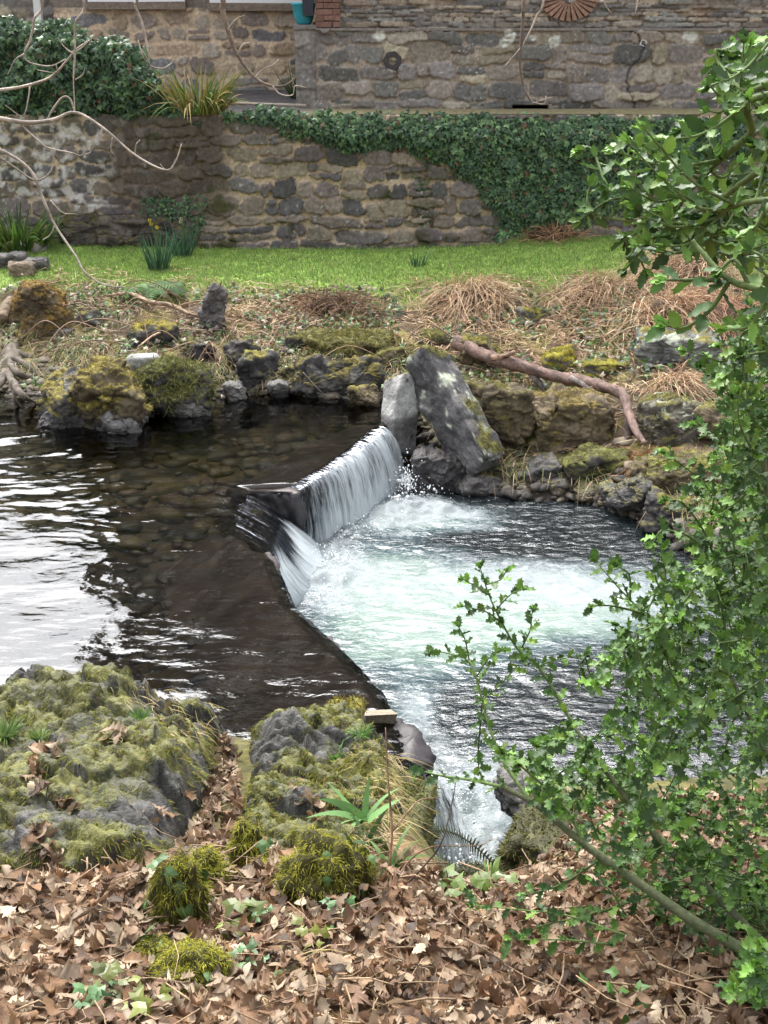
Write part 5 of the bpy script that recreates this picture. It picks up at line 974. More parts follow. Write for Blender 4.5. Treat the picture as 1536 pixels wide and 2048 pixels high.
# fern with arching fronds
def fern(px, pyy, nf, L, label, col=(.075, .17, .05), f=None, lift=.05, spread=1.0, name='fern', up=.7, base=None):
    q = np.array(base) if base is not None else march(px, pyy, f or zfun) + [0, 0, lift]; B = Buf()
    for i in range(nf):
        a = rng.uniform(0, 6.28); l = L * rng.uniform(.6, 1.1); k = 14; t = np.linspace(0, 1, k)
        d = np.array([math.cos(a) * spread, math.sin(a) * spread - .25, 0]); P = q + d * (l * t)[:, None] + np.array([0, 0, 1]) * (l * up * (t - 1.05 * t ** 2))[:, None]
        V, F = tube(P, np.linspace(.004, .0015, k), 4); B.add(V, F, [.10, .13, .04])
        T = np.gradient(P, axis=0); T /= np.linalg.norm(T, axis=1)[:, None]; S = np.cross(T, [0, 0, 1]); S /= np.linalg.norm(S, axis=1)[:, None] + 1e-9; U = np.cross(S, T)
        wl = l * .28 * np.sin(np.pi * np.clip(t * .88 + .12, 0, 1)) ** .8
        for sg in (-1, 1):
            pp = P[1:]; dd = S[1:] * sg + T[1:] * .35 - U[1:] * .12; V, F, tt, bi = blades(pp, dd, wl[1:], .020 * L / .35, .12, 3, side=T[1:]); B.add(V, F, np.array(col) * rng.uniform(.7, 1.3))
    return B.mk(name, M_blade, smooth=False, label=label, cat='fern')
fern(298, 590, 12, .42, 'bright green fern arching on the bank above the tan stick')
fern(345, 585, 9, .36, 'darker fern beside the bright one on the bank', col=(.05, .12, .04))
# daffodils
for (px, pyy, n, L, lb) in [(318, 540, 90, .50, 'larger clump of blue-green daffodil leaves with a yellow flower on the lawn edge'), (364, 512, 60, .42, 'slender daffodil clump nearer the wall with a pale bud'), (836, 535, 22, .26, 'small short daffodil clump alone in the middle of the lawn')]:
    q = march(px, pyy, zfun); rt = sword_clump('daffodil_clump', q, n, L, .12 if n > 30 else .06, [[.07, .15, .09], [.09, .19, .10], [.05, .11, .07]], lb, 'daffodils', W=.016, bend=.12, flop=.18)
    if n > 30:
        for j in range(3 if n > 80 else 2):
            p = q + [rng.normal() * .06, -.05, L * (1.0 + .08 * j)]; B = Buf(); V, F = tube(catmull(np.array([q, (p + q) / 2 + [.02, 0, 0], p]), 5), .005, 5); B.add(V, F, [.10, .18, .06])
            cc = [.50, .42, .06] if n > 80 else [.55, .50, .36]
            for k in range(6):
                a = k * 1.047; V, F, t, bi = blades(np.array([p]), np.array([[math.cos(a), -.4, math.sin(a)]]), .024, .015, .1, 3, side=np.array([[-math.sin(a), 0, math.cos(a)]])); B.add(V, F, cc)
            V, F = lathe([(.008, 0), (.012, .02), (.02, .035)], (0, 0, 0), 8); V = V[:, [0, 2, 1]] * [1, -1, 1] + p; B.add(V, F, np.array(cc) * .9)
            B.mk('flower', M_blade, rt)

# tall dark trees behind the house: the picture shows them only as the dark reflection on the river
def back_tree(x, y, h, r, label, sd):
    z0 = 2.2; root = empty('evergreen_tree', (x, y, z0), label=label, cat='tree', group='dark trees behind the house'); P = catmull([(x, y, z0 - .5), (x + .2, y, z0 + h * .4), (x - .1, y, z0 + h * .95)], 8); V, F = tube(P, np.linspace(.4, .06, len(P)), 10, .1); mk('trunk', V, F, M_bark, root, col=np.tile([.09, .07, .05], (len(V), 1)))
    n = 5200; u = rand_dirs(n) * rng.uniform(.35, 1, n)[:, None] ** .6; k = 1 + .35 * fbm(u[:, 0] * 2 + sd, u[:, 1] * 2, u[:, 2] * 2, 3); Q = u * [r, r, h * .48] * k[:, None] + [x, y, z0 + h * .55]
    out = rand_dirs(n); X = rand_dirs(n); X -= out * np.sum(X * out, 1)[:, None]; V, F, c = inst(IV, IF, Q, frames(X, out, rng.uniform(.3, .75, n)), np.array([.022, .045, .02]) * rng.uniform(.5, 1.6, (n, 1))); mk('crown', V, F, M_ivy, root, col=c, smooth=False)
for i, (x, y, h, r) in enumerate([(-2.2, 27, 12.5, 2.4), (1.6, 28, 14, 3.0), (5.6, 27.5, 13.5, 3.0), (10.5, 28, 13, 3.2)]): back_tree(x, y, h, r, 'tall dark evergreen tree behind the house, mirrored in the river', i)
# ------------------------------------------------------------------ near mossy outcrops
def outcrop(name, fn, x0, x1, y0, y1, res, label, nmoss, seed):
    xs = np.arange(x0, x1, res); ys = np.arange(y0, y1, res); X, Y = np.meshgrid(xs, ys, indexing='ij'); Z = fn(X, Y)
    zz = Z.copy(); ok = Z > -5; zz[~ok] = -.6
    gxx, gyy = np.gradient(zz, res); nz = 1 / np.sqrt(1 + gxx ** 2 + gyy ** 2)
    a = fbm(X * 6, Y * 6, seed, 4); col = mix3([.024, .024, .022], [.080, .079, .073], sst(-.6, .6, a + .5 * (strata(X, Y, 9) - .5)))
    edge = strata(X, Y, 11); col = mix3(col, [.022, .022, .023], sst(.86, 1.0, edge) * .4)
    m0 = fbm(X * 1.7, Y * 1.7, seed + 4, 4) + .45 * fbm(X * 6, Y * 6, seed + 9, 3)
    mm = sst(-.42, .05, m0) * sst(.22, .5, nz)
    mc = mix3([.055, .06, .015], [.15, .15, .03], sst(-.5, .5, fbm(X * 9, Y * 9, seed + 11, 4))); col = mix3(col, mc, mm * .85)
    lit = sst(.62, .9, fbm(X * 10, Y * 10, seed + 21, 2)); col = mix3(col, [.16, .10, .06], lit * .5)
    Z = Z + .012 * mm * (fbm(X * 22, Y * 22, 1, 3) + .6)
    V = np.stack([X, Y, np.where(ok, Z, -.7)], -1).reshape(-1, 3); F = grid_faces(len(xs), len(ys)); F = F[ok.ravel()[F].any(1)]
    used = np.unique(F); remap = -np.ones(len(V), int); remap[used] = np.arange(len(used))
    root = empty(name, (X.mean(), Y.mean(), 0), label=label, cat='rock outcrop')
    mk('stone', V[used], remap[F], M_wetrock, root, col=col.reshape(-1, 3)[used])
    w = (mm * ok * np.clip(1.6 - nz, .6, 1.6)).ravel(); w = w * (m0.ravel() > -.3); idx = rng.choice(len(V), nmoss, p=w / w.sum()); p = V[idx] + rng.uniform(-res, res, (nmoss, 3)) * [1, 1, 0]; p[:, 2] = fn(p[:, 0], p[:, 1]); g = p[:, 2] > -.6; p = p[g]; idx = idx[g]; k = len(p)
    nn = np.stack([-gxx.ravel()[idx], -gyy.ravel()[idx], np.ones(k)], 1); nn /= np.linalg.norm(nn, axis=1)[:, None]
    tone = fbm(p[:, 0] * 5, p[:, 1] * 5, seed + 31, 3)
    D = nn * .7 + rng.normal(0, .5, (k, 3)) + np.stack([-gxx.ravel()[idx], -gyy.ravel()[idx], 0 * idx], 1) * .25
    Vb, Fb, t, bi = blades(p, D, .0085 * rng.lognormal(0, .5, k) * (1 + .6 * (nz.ravel()[idx] < .6)), .0032 * rng.uniform(.6, 1.5, k), rng.uniform(.3, 1.1, k), 2)
    C = mix3([.065, .075, .015], [.20, .205, .035], sst(-.6, .6, tone + .35 * rng.normal(size=k))) ; br = rng.random(k) < .14; C[br] = np.array([.17, .115, .05]) * rng.uniform(.6, 1.2, (br.sum(), 1))
    mk('moss', Vb, Fb, M_moss, root, col=C[bi], kind='stuff'); return root
outcrop('mossy_outcrop', o1_z, -2.95, -.60, 3.3, 5.95, .0095, 'wide mossy slate outcrop on the near bank with a hump at the water', 95000, 1)
outcrop('mossy_outcrop', o2_z, -.80, .34, 3.5, 5.8, .0085, 'narrower mossy slate outcrop beside the end of the weir and the small fall', 65000, 2)
def mossy_rock(px, pyy, z, size, label, seed, nm, R=None, mc=(.10, .095, .025), cols=DARK):
    q = at_z(px, pyy, z); return rock('mossy_rock', q, size, label, seed, R, cols=cols, moss=.75, mosscol=mc, tufts=nm, tuft_len=.022, sub=5, mat=M_wetrock)
mossy_rock(812, 1690, .0, (.20, .70, .50), 'dark green mossy rock face beside the small fall', 50, 2600, rotz(-.15), mc=(.08, .085, .02))
mossy_rock(905, 1790, .02, (.50, .26, .20), 'black mossy rock kerb at the brink below the small fall', 51, 2000, rotz(.1), mc=(.05, .055, .018))
mossy_rock(1085, 1720, -.12, (.38, .62, .42), 'sloping dark mossy rock opposite the small fall, below the holly stem', 52, 2600, rotz(-.5), mc=(.07, .07, .022))
q = at_z(1075, 1600, -.3); rock('rock', q, (.34, .4, .3), 'bare grey rock standing in the pool behind the sloping mossy rock', 53, rotz(.4), cols=GREY, moss=.1, mat=M_wetrock, wet=-.35)
q = at_z(685, 1455, .08); rock('mossy_rock', q, (.22, .2, .24), 'small mossy knob of rock at the upstream tip of the narrower outcrop', 54, cols=GREY, moss=.6, mosscol=(.17, .15, .03), tufts=1200, tuft_len=.03, sub=4)
q = at_z(745, 1432, .02); V, F = box((q[0], q[1], .015), (.24, .07, .045), .15); V = V + rng.normal(0, .008, V.shape); mk('wood_block', V, F, M_bark, col=np.tile([.22, .19, .14], (8, 1)), smooth=False, label='broken pale timber block lodged on the weir by the mossy knob', cat='timber')
# weir nose
P = [at_z(785, 1450, -.10), at_z(808, 1500, -.10), at_z(822, 1535, -.11), at_z(828, 1556, -.14)]
V, F = tube(catmull(P, 8), np.interp(np.linspace(0, 1, 25), [0, .3, .8, 1], [.06, .10, .11, .06]), 16, .5); mk('nose', V, F, M_conc, weir, col=np.tile([.03, .025, .028], (len(V), 1)))

# ------------------------------------------------------------------ oak leaf litter
def oak_template(seed):
    r = np.random.default_rng(seed); t = np.linspace(0, 1, 12); w = np.array([.02, .05, .13, .10, .22, .15, .29, .19, .30, .22, .20, .02]) * r.uniform(.85, 1.15, 12)
    ph = .03
    mid = np.stack([t, 0 * t, 0 * t], 1); lf = np.stack([np.clip(t + ph * np.array([0, 0, 1, 0, 1, 0, 1, 0, 1, 0, .4, 0]), 0, 1), w, 0 * t], 1); rt = lf * [1, -1, 1] * np.array([1, r.uniform(.85, 1.1), 1])
    V = np.vstack([mid, lf, rt]); n = 12
    F = []
    for i in range(n - 1): F += [[i, i + 1, n + i + 1, n + i], [i + 1, i, 2 * n + i, 2 * n + i + 1]]
    x, y = V[:, 0] - .5, V[:, 1]
    cu, cv, tw = r.uniform(-1.6, 2.2), r.uniform(-4.5, 4.5), r.uniform(-1.8, 1.8)
    V[:, 2] = cu * x ** 2 * .8 + cv * y ** 2 * 1.3 + tw * x * y * 1.2 + .05 * np.sin(V[:, 0] * 9 + r.uniform(0, 6)) * np.sign(y) * np.abs(y) * 4 * .6 - .03 * (np.abs(y) < .001)
    V[:, 2] -= V[:, 2].mean(); V[:, 0] -= .5
    return V, np.array(F)
def plain_template(seed):
    r = np.random.default_rng(seed + 70); V, F = oak_template(seed + 40); n = 12; t = np.linspace(0, 1, 12); w = np.sin(np.pi * np.clip(t, .01, .99) ** r.uniform(.8, 1.2)) * r.uniform(.2, .3)
    V[n:2 * n, 1] = w; V[2 * n:, 1] = -w * .95; V[n:2 * n, 0] = t - .5; V[2 * n:, 0] = t - .5; V[:, 2] = r.uniform(-.7, .9) * V[:, 0] ** 2 + r.uniform(-2.2, 2.2) * V[:, 1] ** 2 + r.uniform(-.8, .8) * V[:, 0] * V[:, 1]; return V * .85, F
def torn_template(seed):
    V, F = oak_template(seed + 90); return V * [1, 1, 1], F[:14] if seed % 2 else F[6:]
OAKS = [oak_template(s) for s in range(16)] + [plain_template(s) for s in range(5)] + [torn_template(s) for s in range(5)]
LC = .76 * np.array([.96, 1.04, 1.04]) * np.array([[.34, .205, .125], [.40, .26, .165], [.27, .15, .09], [.45, .31, .21], [.21, .11, .066], [.52, .385, .27], [.31, .165, .085], [.15, .082, .052], [.38, .26, .18], [.10, .06, .04]])
def leaves(name, P, size, label, tilt=.45, zfn=None, up=None):
    n = len(P); B = Buf(); which = rng.integers(0, len(OAKS), n)
    e = .05; f = zfn or ztop; gxx = (f(P[:, 0] + e, P[:, 1]) - f(P[:, 0] - e, P[:, 1])) / (2 * e); gyy = (f(P[:, 0], P[:, 1] + e) - f(P[:, 0], P[:, 1] - e)) / (2 * e)
    gxx = np.clip(gxx, -1, 1); gyy = np.clip(gyy, -1, 1)
    nrm = np.stack([-gxx, -gyy, np.ones(n)], 1) + rng.normal(0, tilt, (n, 3)); nrm /= np.linalg.norm(nrm, axis=1)[:, None]
    X = rand_dirs(n); X -= nrm * np.sum(X * nrm, 1)[:, None]; S = size * np.clip(rng.lognormal(-.08, .3, n), .4, 1.5); C = LC[rng.integers(0, len(LC), n)] * rng.uniform(.7, 1.2, (n, 1))
    for k in range(len(OAKS)):
        m = which == k
        if m.any(): V, F, c = inst(OAKS[k][0], OAKS[k][1], P[m], frames(X[m], nrm[m], S[m]), C[m]); B.add(V, F, c)
    return B.mk(name, M_oak, kind='stuff', label=label)
n = 20000; x = rng.uniform(-2.2, 2.6, n); y = rng.uniform(1.9, 4.6, n)
# litter stops on the outcrops and thins down the bank
front = np.interp(x, [-2.2, -1.3, -.9, -.66, -.5, -.2, .2, .45, .75, 1.2, 2.6], [3.55, 3.52, 3.55, 3.8, 3.62, 3.66, 3.85, 4.1, 5.05, 5.2, 5.4]) + .14 * fbm(x * 3, 0 * x, 5, 3)
yy = rng.uniform(1.9, 5.4, n); k = yy < front; x, yy = x[k], yy[k]; n = len(x)
P = np.stack([x, yy, zfun(x, yy) + rng.uniform(.0, .055, n)], 1)
leaves('leaf_litter', P, .062, 'deep litter of brown fallen oak leaves over the near bank', tilt=.34)
def scatter_px(polys, n, jit, lift=.035):
    out = []
    for poly, m in polys:
        t = rng.uniform(0, len(poly) - 1.001, m); i = t.astype(int); f = (t - i)[:, None]; q = np.asarray(poly, float); xy = q[i] * (1 - f) + q[i + 1] * f + rng.normal(0, jit, (m, 2))
        out += [march(a, b) for a, b in xy]
    P = np.array(out); P[:, 2] += rng.uniform(.004, lift, len(P)); return P
P = scatter_px([([(465, 1500), (462, 1570), (475, 1620), (470, 1660), (450, 1690), (440, 1730)], 150), ([(395, 1690), (370, 1720), (340, 1750)], 34), ([(545, 1700), (560, 1745)], 16), ([(130, 1500), (70, 1520), (65, 1560), (75, 1590)], 30), ([(448, 1480), (440, 1540), (428, 1600), (418, 1650), (400, 1700)], 170), ([(85, 1590), (130, 1612), (150, 1615)], 14), ([(100, 1655), (65, 1690), (90, 1720), (115, 1735)], 34), ([(590, 1580), (620, 1620), (650, 1630)], 14), ([(245, 1515), (255, 1480), (210, 1465)], 9), ([(380, 1590), (300, 1660)], 8), ([(520, 1740), (600, 1770)], 40)], 0, 8)
leaves('crevice_leaves', P, .075, 'fallen oak leaves caught in the crevices of the outcrops', tilt=.5)
P = np.array([march(a, b, zfun) for a, b in np.stack([rng.uniform(700, 1380, 160), rng.uniform(740, 1010, 160)], 1)]); P[:, 2] += .02; P = P[P[:, 1] > 10.3]
leaves('far_bank_leaves', P, .07, 'few fallen leaves dotted about the far bank', tilt=.5, zfn=zfun)
# twigs and needles in the litter
B = Buf()
for i in range(380):
    p = np.array([rng.uniform(-1.4, 1.5), rng.uniform(2.4, 4.0), 0]); p[2] = fz(p[0], p[1]) + .05; a = rng.uniform(0, 6.28); L = rng.uniform(.05, .22); e = p + [math.cos(a) * L, math.sin(a) * L, rng.normal() * .015]
    V, F = tube(np.array([p, (p + e) / 2 + rng.normal(0, .008, 3), e]), rng.uniform(.0012, .003), 4); B.add(V, F, np.array([.30, .21, .13]) * rng.uniform(.4, 1.3))
B.mk('litter_twigs', M_bark, kind='stuff', label='small twigs and stalks among the fallen leaves')

# ------------------------------------------------------------------ moss and ivy cushions in the litter
def cushion(px, pyy, rx, rz, label, nm, bright=1.0, ivyn=0, seed=0, drape=.6):
    q = march(px, pyy); V, F = ICO[4]; k = 1 + .5 * fbm(V[:, 0] * 2 + seed, V[:, 1] * 2, V[:, 2] * 2, 3); Q = V * [rx * .85, rx * .72, rz * .9] * k[:, None] + q + [0, 0, rz * .35]; nn = vnorm(Q, F)
    root = empty('moss_cushion', q, label=label, cat='moss'); mk('core', Q, F, M_ground, root, col=np.tile([.045, .042, .014], (len(Q), 1)))
    w = np.clip(nn[:, 2] + .7, 0, 1); idx = rng.choice(len(Q), nm, p=w / w.sum()); p = Q[idx] + rng.normal(0, .006, (nm, 3))
    Vb, Fb, t, bi = blades(p, nn[idx] + rng.normal(0, .4, (nm, 3)), .011 * rng.lognormal(0, .5, nm), .0026, rng.uniform(.3, 1.3, nm) * drape * 1.3, 3)
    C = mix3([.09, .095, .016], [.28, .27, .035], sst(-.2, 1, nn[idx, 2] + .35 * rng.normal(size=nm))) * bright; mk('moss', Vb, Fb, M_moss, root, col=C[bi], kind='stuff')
    if ivyn:
        idx = rng.integers(0, len(Q), ivyn); out = nn[idx] + rng.normal(0, .3, (ivyn, 3)); out /= np.linalg.norm(out, axis=1)[:, None]; X = rng.normal(0, .5, (ivyn, 3)) + [0, 0, -1]; X -= out * np.sum(X * out, 1)[:, None]
        Vi, Fi, c = inst(IV, IF, Q[idx] + out * .03, frames(X, out, .055 * rng.uniform(.6, 1.3, ivyn)), np.array([.05, .10, .03]) * rng.uniform(.5, 1.5, (ivyn, 1))); mk('ivy_leaves', Vi, Fi, M_ivy, root, col=c, smooth=False)
    return root
cushion(362, 1850, .085, .17, 'tall shaggy moss tuft with dry stalks standing in the leaves', 5200, .85, 22, 1)
cushion(412, 1770, .075, .085, 'yellow-green moss tuft between the two outcrops', 3000, 1.15, 5, 2)
cushion(497, 1725, .065, .11, 'bright moss tuft with ivy at the top of the leafy gully', 3400, 1.05, 14, 3)
cushion(380, 1960, .105, .075, 'round yellow moss cushion nearest the bottom of the litter', 4800, 1.1, 8, 4)
cushion(312, 1925, .06, .05, 'small dark moss cushion beside the round yellow one', 1800, .8, 10, 5)
cushion(655, 1785, .15, .14, 'broad moss hump with dark ivy leaves below the narrower outcrop', 7200, .95, 40, 6)
cushion(530, 1745, .05, .035, 'flat pale moss patch in the leafy gully', 1200, 1.2, 0, 7)
def strap_plant(px, pyy, n, L, W, label, cols, lift=0.0, flop=.9, bend=.8, name='leafy_plant', cat='plant', segs=6):
    q = march(px, pyy) + [0, 0, lift]; return sword_clump(name, q, n, L, .02, cols, label, cat, W=W, bend=bend, flop=flop, segs=segs)
strap_plant(728, 1655, 9, .20, .035, 'fresh light green foxglove-like rosette on the mossy outcrop edge', [[.14, .28, .09], [.18, .34, .12]], .03, 1.1, .5)
strap_plant(728, 1690, 7, .26, .03, 'dark green strap leaves hanging below the fresh rosette', [[.05, .10, .035], [.07, .13, .04]], .0, .8, 1.5)
strap_plant(775, 1745, 16, .22, .016, 'grassy green shoots at the foot of the dry stem', [[.06, .13, .03], [.09, .18, .04]], .0, .8, .7)
strap_plant(668, 1520, 130, .085, .007, 'bright green grass tuft on top of the narrower outcrop', [[.13, .30, .07], [.18, .36, .08]], .0, .6, .5, 'grass_tuft', 'grass tuft', 3)
strap_plant(720, 1475, 70, .09, .006, 'green grass fringe beside the mossy knob', [[.12, .25, .06], [.16, .26, .08]], .0, .6, .5, 'grass_tuft', 'grass tuft', 3)
strap_plant(280, 1440, 60, .09, .006, 'green grass tuft on the water side of the wide outcrop', [[.10, .22, .05], [.14, .24, .06]], .0, .6, .5, 'grass_tuft', 'grass tuft', 3)
strap_plant(80, 1480, 70, .09, .006, 'green grass tuft on the wide outcrop behind the hump', [[.12, .20, .05], [.16, .22, .06]], .0, .6, .5, 'grass_tuft', 'grass tuft', 3)
strap_plant(10, 1480, 120, .14, .007, 'longer grass tuft at the frame edge by the water', [[.10, .20, .05], [.16, .22, .07]], .0, .6, .5, 'grass_tuft', 'grass tuft', 3)
# dry grass combed down over the narrower outcrop and at the brink
def combed(px0, py0, px1, py1, n, L, name, label, cols=[[.30, .23, .11], [.24, .20, .08], [.36, .28, .16], [.20, .19, .06]]):
    P = np.array([march(rng.uniform(px0, px1), rng.uniform(py0, py1)) for _ in range(n // 4)]); P = np.repeat(P, 4, 0) + rng.normal(0, .02, (n // 4 * 4, 3)) * [1, 1, .2]; k = len(P)
    D = rng.normal(0, .35, (k, 3)) + [.6, -.5, .25]; V, F, t, bi = blades(P, D, L * rng.uniform(.4, 1.3, k), .0035, rng.uniform(.3, .9, k), 5)
    zt = ztop(V[:, 0], V[:, 1]); V[:, 2] = np.maximum(V[:, 2], zt + .004)
    C = np.asarray(cols)[rng.integers(0, len(cols), k)] * rng.uniform(.7, 1.3, (k, 1)); mk(name, V, F, M_straw, col=C[bi], kind='stuff', label=label)
combed(690, 1490, 790, 1700, 420, .16, 'dry_grass', 'dry grass combed over the edge of the narrower outcrop')
combed(1000, 1620, 1230, 1760, 520, .15, 'brink_grass', 'dry grass along the brink below the holly', cols=[[.30, .24, .10], [.22, .22, .06], [.38, .30, .16]])
combed(200, 1350, 420, 1480, 260, .10, 'hump_grass', 'fine dry grass on the hump of the wide outcrop')
combed(500, 1930, 760, 2040, 70, .2, 'foreground_stalks', 'dry grass stalks in the foreground litter')
# thin dry stems at the end of the weir
sp = empty('dry_sapling', march(790, 1825), label='thin leafless brown sapling standing before the small fall', cat='sapling')
S0 = [at_y(792, 1835, 3.5), at_y(780, 1740, 3.55), at_y(784, 1660, 3.6), at_y(776, 1560, 3.66), at_y(771, 1455, 3.72)]
limb('stem', S0, [.0055, .005, .004, .003, .0015], [.22, .13, .09], M_bark, parent=sp, sides=6, seed=30)
for pts in [[(783, 1665, 3.6), (815, 1625, 3.62), (840, 1600, 3.66), (880, 1595, 3.7)], [(782, 1780, 3.52), (820, 1720, 3.56), (860, 1695, 3.6), (900, 1692, 3.66), (960, 1690, 3.7), (985, 1676, 3.72)], [(782, 1800, 3.5), (850, 1730, 3.5), (885, 1680, 3.52), (905, 1600, 3.55), (912, 1560, 3.56)], [(715, 1745, 3.4), (750, 1712, 3.42), (786, 1700, 3.44)]]:
    limb('twig', [at_y(*p) for p in pts], [.0035, .003, .002, .0012], [.26, .17, .11] if pts[0][1] != 1800 else [.09, .06, .05], M_bark, parent=sp, sides=5, seed=31)
# dark fern frond leaning over the small fall
B = Buf(); P = catmull([at_y(855, 1660, 3.6), at_y(900, 1664, 3.7), at_y(940, 1685, 3.8), at_y(985, 1725, 3.85)], 8); V, F = tube(P, .0025, 4); B.add(V, F, [.06, .07, .03]); T = np.gradient(P, axis=0); T /= np.linalg.norm(T, axis=1)[:, None]; S = np.cross(T, [0, -.6, .8]); S /= np.linalg.norm(S, axis=1)[:, None]
for sg in (-1, 1):
    V, F, t, bi = blades(P[2:], S[2:] * sg + T[2:] * .4, .028 * np.sin(np.linspace(.5, 3.0, len(P) - 2)) ** .5 * rng.uniform(.6, 1.2, len(P) - 2) + .008, .011, .1, 3, side=T[2:]); B.add(V, F, [.035, .05, .025])
B.mk('fern', M_blade, smooth=False, label='dark fern frond drooping over the white water of the small fall', cat='fern')
# low ivy and seedlings in the litter
def ground_ivy(pts, label, size=.05, col=(.07, .15, .05), name='ivy_sprig'):
    q0 = march(*pts[0][:2]); root = empty(name, q0, label=label, cat='ivy'); n = len(pts) * 5; P = np.array([march(p[0], p[1]) for p in pts]); P = np.repeat(P, 5, 0) + rng.normal(0, .03, (n, 3)) * [1, 1, .3] + [0, 0, .06]
    out = rng.normal(0, .35, (n, 3)) + [0, -.3, 1]; out /= np.linalg.norm(out, axis=1)[:, None]; X = rand_dirs(n); X -= out * np.sum(X * out, 1)[:, None]
    V, F, c = inst(IV, IF, P, frames(X, out, size * rng.uniform(.6, 1.2, n)), np.array(col) * rng.uniform(.6, 1.3, (n, 1))); mk('leaves', V, F, M_ivy, root, col=c, smooth=False)
ground_ivy([(175, 2030), (185, 2020)], 'pale green ivy sprig in the foreground leaves'); ground_ivy([(215, 1990), (235, 1975), (220, 2010)], 'olive ivy sprig among leaves beside the pale sprig', col=(.10, .12, .03)); ground_ivy([(500, 1940), (515, 1950)], 'tiny ivy sprig beside the dry foreground stalks', .035); ground_ivy([(660, 1830), (650, 1850), (525, 1870)], 'small dark seedling ivy below the broad moss hump', .035)
ground_ivy([(285, 2025), (300, 2040)], 'yellowish bramble leaves at the near edge of the litter', .06, (.14, .16, .03)); ground_ivy([(900, 1800), (930, 1810), (985, 1795), (965, 1800)], 'light green bramble leaves on the brink beside the mossy kerb', .07, (.13, .20, .04)); ground_ivy([(470, 1868), (475, 1862)], 'single olive leaf sprig among the brown leaves', .06, (.12, .16, .03)); ground_ivy([(1240, 2030), (1230, 2020)], 'fresh green seedling in the shaded litter under the holly', .05, (.10, .22, .05)); ground_ivy([(620, 1915), (625, 1905)], 'yellow moss-like sprig in the middle of the litter', .045, (.18, .2, .04))
# ------------------------------------------------------------------ holly
def holly_template(seed, spiny=1.0):
    r = np.random.default_rng(seed); k = 11; t = np.linspace(0, 1, k); env = np.sin(np.pi * np.clip(t, .02, .985) ** .9) ** .75 * .27
    spike = np.array([0, 0, 1, 0, 1, 0, 1, 0, 1, 0, 0]); wv = env * (1 - .36 * spiny * (1 - spike)) + .055 * spiny * spike
    wv[0] = .015; wv[-1] = .004; x = t + .035 * spiny * spike
    zz = .09 * spiny * spike - .05 * spiny * (1 - spike)
    mid = np.stack([t, 0 * t, -.06 * np.sin(np.pi * t)], 1); lf = np.stack([x, wv, zz * np.where(np.arange(k) % 4 < 2, 1, -.6) + .05], 1); rt = np.stack([x, -wv * r.uniform(.9, 1.1), zz * np.where(np.arange(k) % 4 < 2, -.6, 1) + .05], 1)
    V = np.vstack([mid, lf, rt]); V[:, 2] -= r.uniform(-.1, .35) * (V[:, 0]) ** 2; F = []
    for i in range(k - 1): F += [[i, i + 1, k + i + 1, k + i], [i + 1, i, 2 * k + i, 2 * k + i + 1]]
    return V, np.array(F)
HOL = [holly_template(s, 1.0) for s in range(6)]; HOLU = [holly_template(s + 20, .45) for s in range(6)]
HC = np.array([[.046, .102, .023], [.068, .142, .029], [.034, .075, .021], [.10, .19, .034], [.15, .26, .04]])
def holly_leaves(P, X, size, tips, tmpl, bright=1.0):
    n = len(P); up = rng.normal(0, .42, (n, 3)) + [0, -.25, 1]; up /= np.linalg.norm(up, axis=1)[:, None]; which = rng.integers(0, len(tmpl), n)
    C = HC[rng.choice(5, n, p=[.28, .28, .2, .16, .08])] * rng.uniform(.75, 1.25, (n, 1)); C[tips] = np.array([.15, .30, .05]) * rng.uniform(.7, 1.2, (tips.sum(), 1)); B = []
    for k in range(len(tmpl)):
        m = which == k
        if m.any(): B.append(inst(tmpl[k][0], tmpl[k][1], P[m], frames(X[m], up[m], size[m]), C[m] * bright))
    return B
class Holly:
    def __init__(s, name, base, label, cat): s.root = empty(name, base, label=label, cat=cat); s.stem = Buf(); s.leaf = Buf()
    def twig(s, P, r0, r1, spacing, size, tmpl, c=(.10, .15, .05), leafy=(.0, 1.0), tipn=4, bright=1.0):
        P = catmull(P, 6); d = np.concatenate([[0], np.cumsum(np.linalg.norm(np.diff(P, axis=0), axis=1))]); V, F = tube(P, np.linspace(r0, r1, len(P)), 5); s.stem.add(V, F, np.array(c) * rng.uniform(.7, 1.2))
        L = d[-1]; n = max(2, int(L * (leafy[1] - leafy[0]) / spacing)); q = np.concatenate([np.linspace(leafy[0] * L, L, n), np.full(tipn, L - .004)]); Q = np.stack([np.interp(q, d, P[:, i]) for i in range(3)], 1)
        T = np.gradient(P, axis=0); T /= np.linalg.norm(T, axis=1)[:, None] + 1e-9; TT = np.stack([np.interp(q, d, T[:, i]) for i in range(3)], 1); m = len(q)
        a = np.arange(m) * 2.4 + rng.uniform(0, 6); side = np.cross(TT, [0.1, .2, .97]); side /= np.linalg.norm(side, axis=1)[:, None] + 1e-9; up = np.cross(side, TT)
        X = side * np.cos(a)[:, None] + up * (np.sin(a) * .75)[:, None] + TT * rng.uniform(.35, .9, m)[:, None]; X[n:] += TT[n:] * 1.2
        sz = size * rng.uniform(.65, 1.2, m); sz[n:] *= .62; tips = np.zeros(m, bool); tips[n:] = rng.random() < .75
        if rng.random() < .12: tips[n - 3:] = True
        for V, F, c_ in holly_leaves(Q, X, sz, tips, tmpl, bright): s.leaf.add(V, F, c_)
        return P
    def branch(s, P, r0, r1, c=(.085, .10, .05)):
        P = catmull(P, 7); V, F = tube(P, np.linspace(r0, r1, len(P)), 8, .08); mk('stem', V, F, M_bark, s.root, col=np.tile(c, (len(V), 1))); return P
    def done(s): s.stem.mk('twigs', M_bark, s.root, kind='stuff'); s.leaf.mk('foliage', M_holly, s.root)
Y = at_y
base = np.array([1.75, 2.75, float(zfun(np.array([1.75]), np.array([2.75]))[0])])
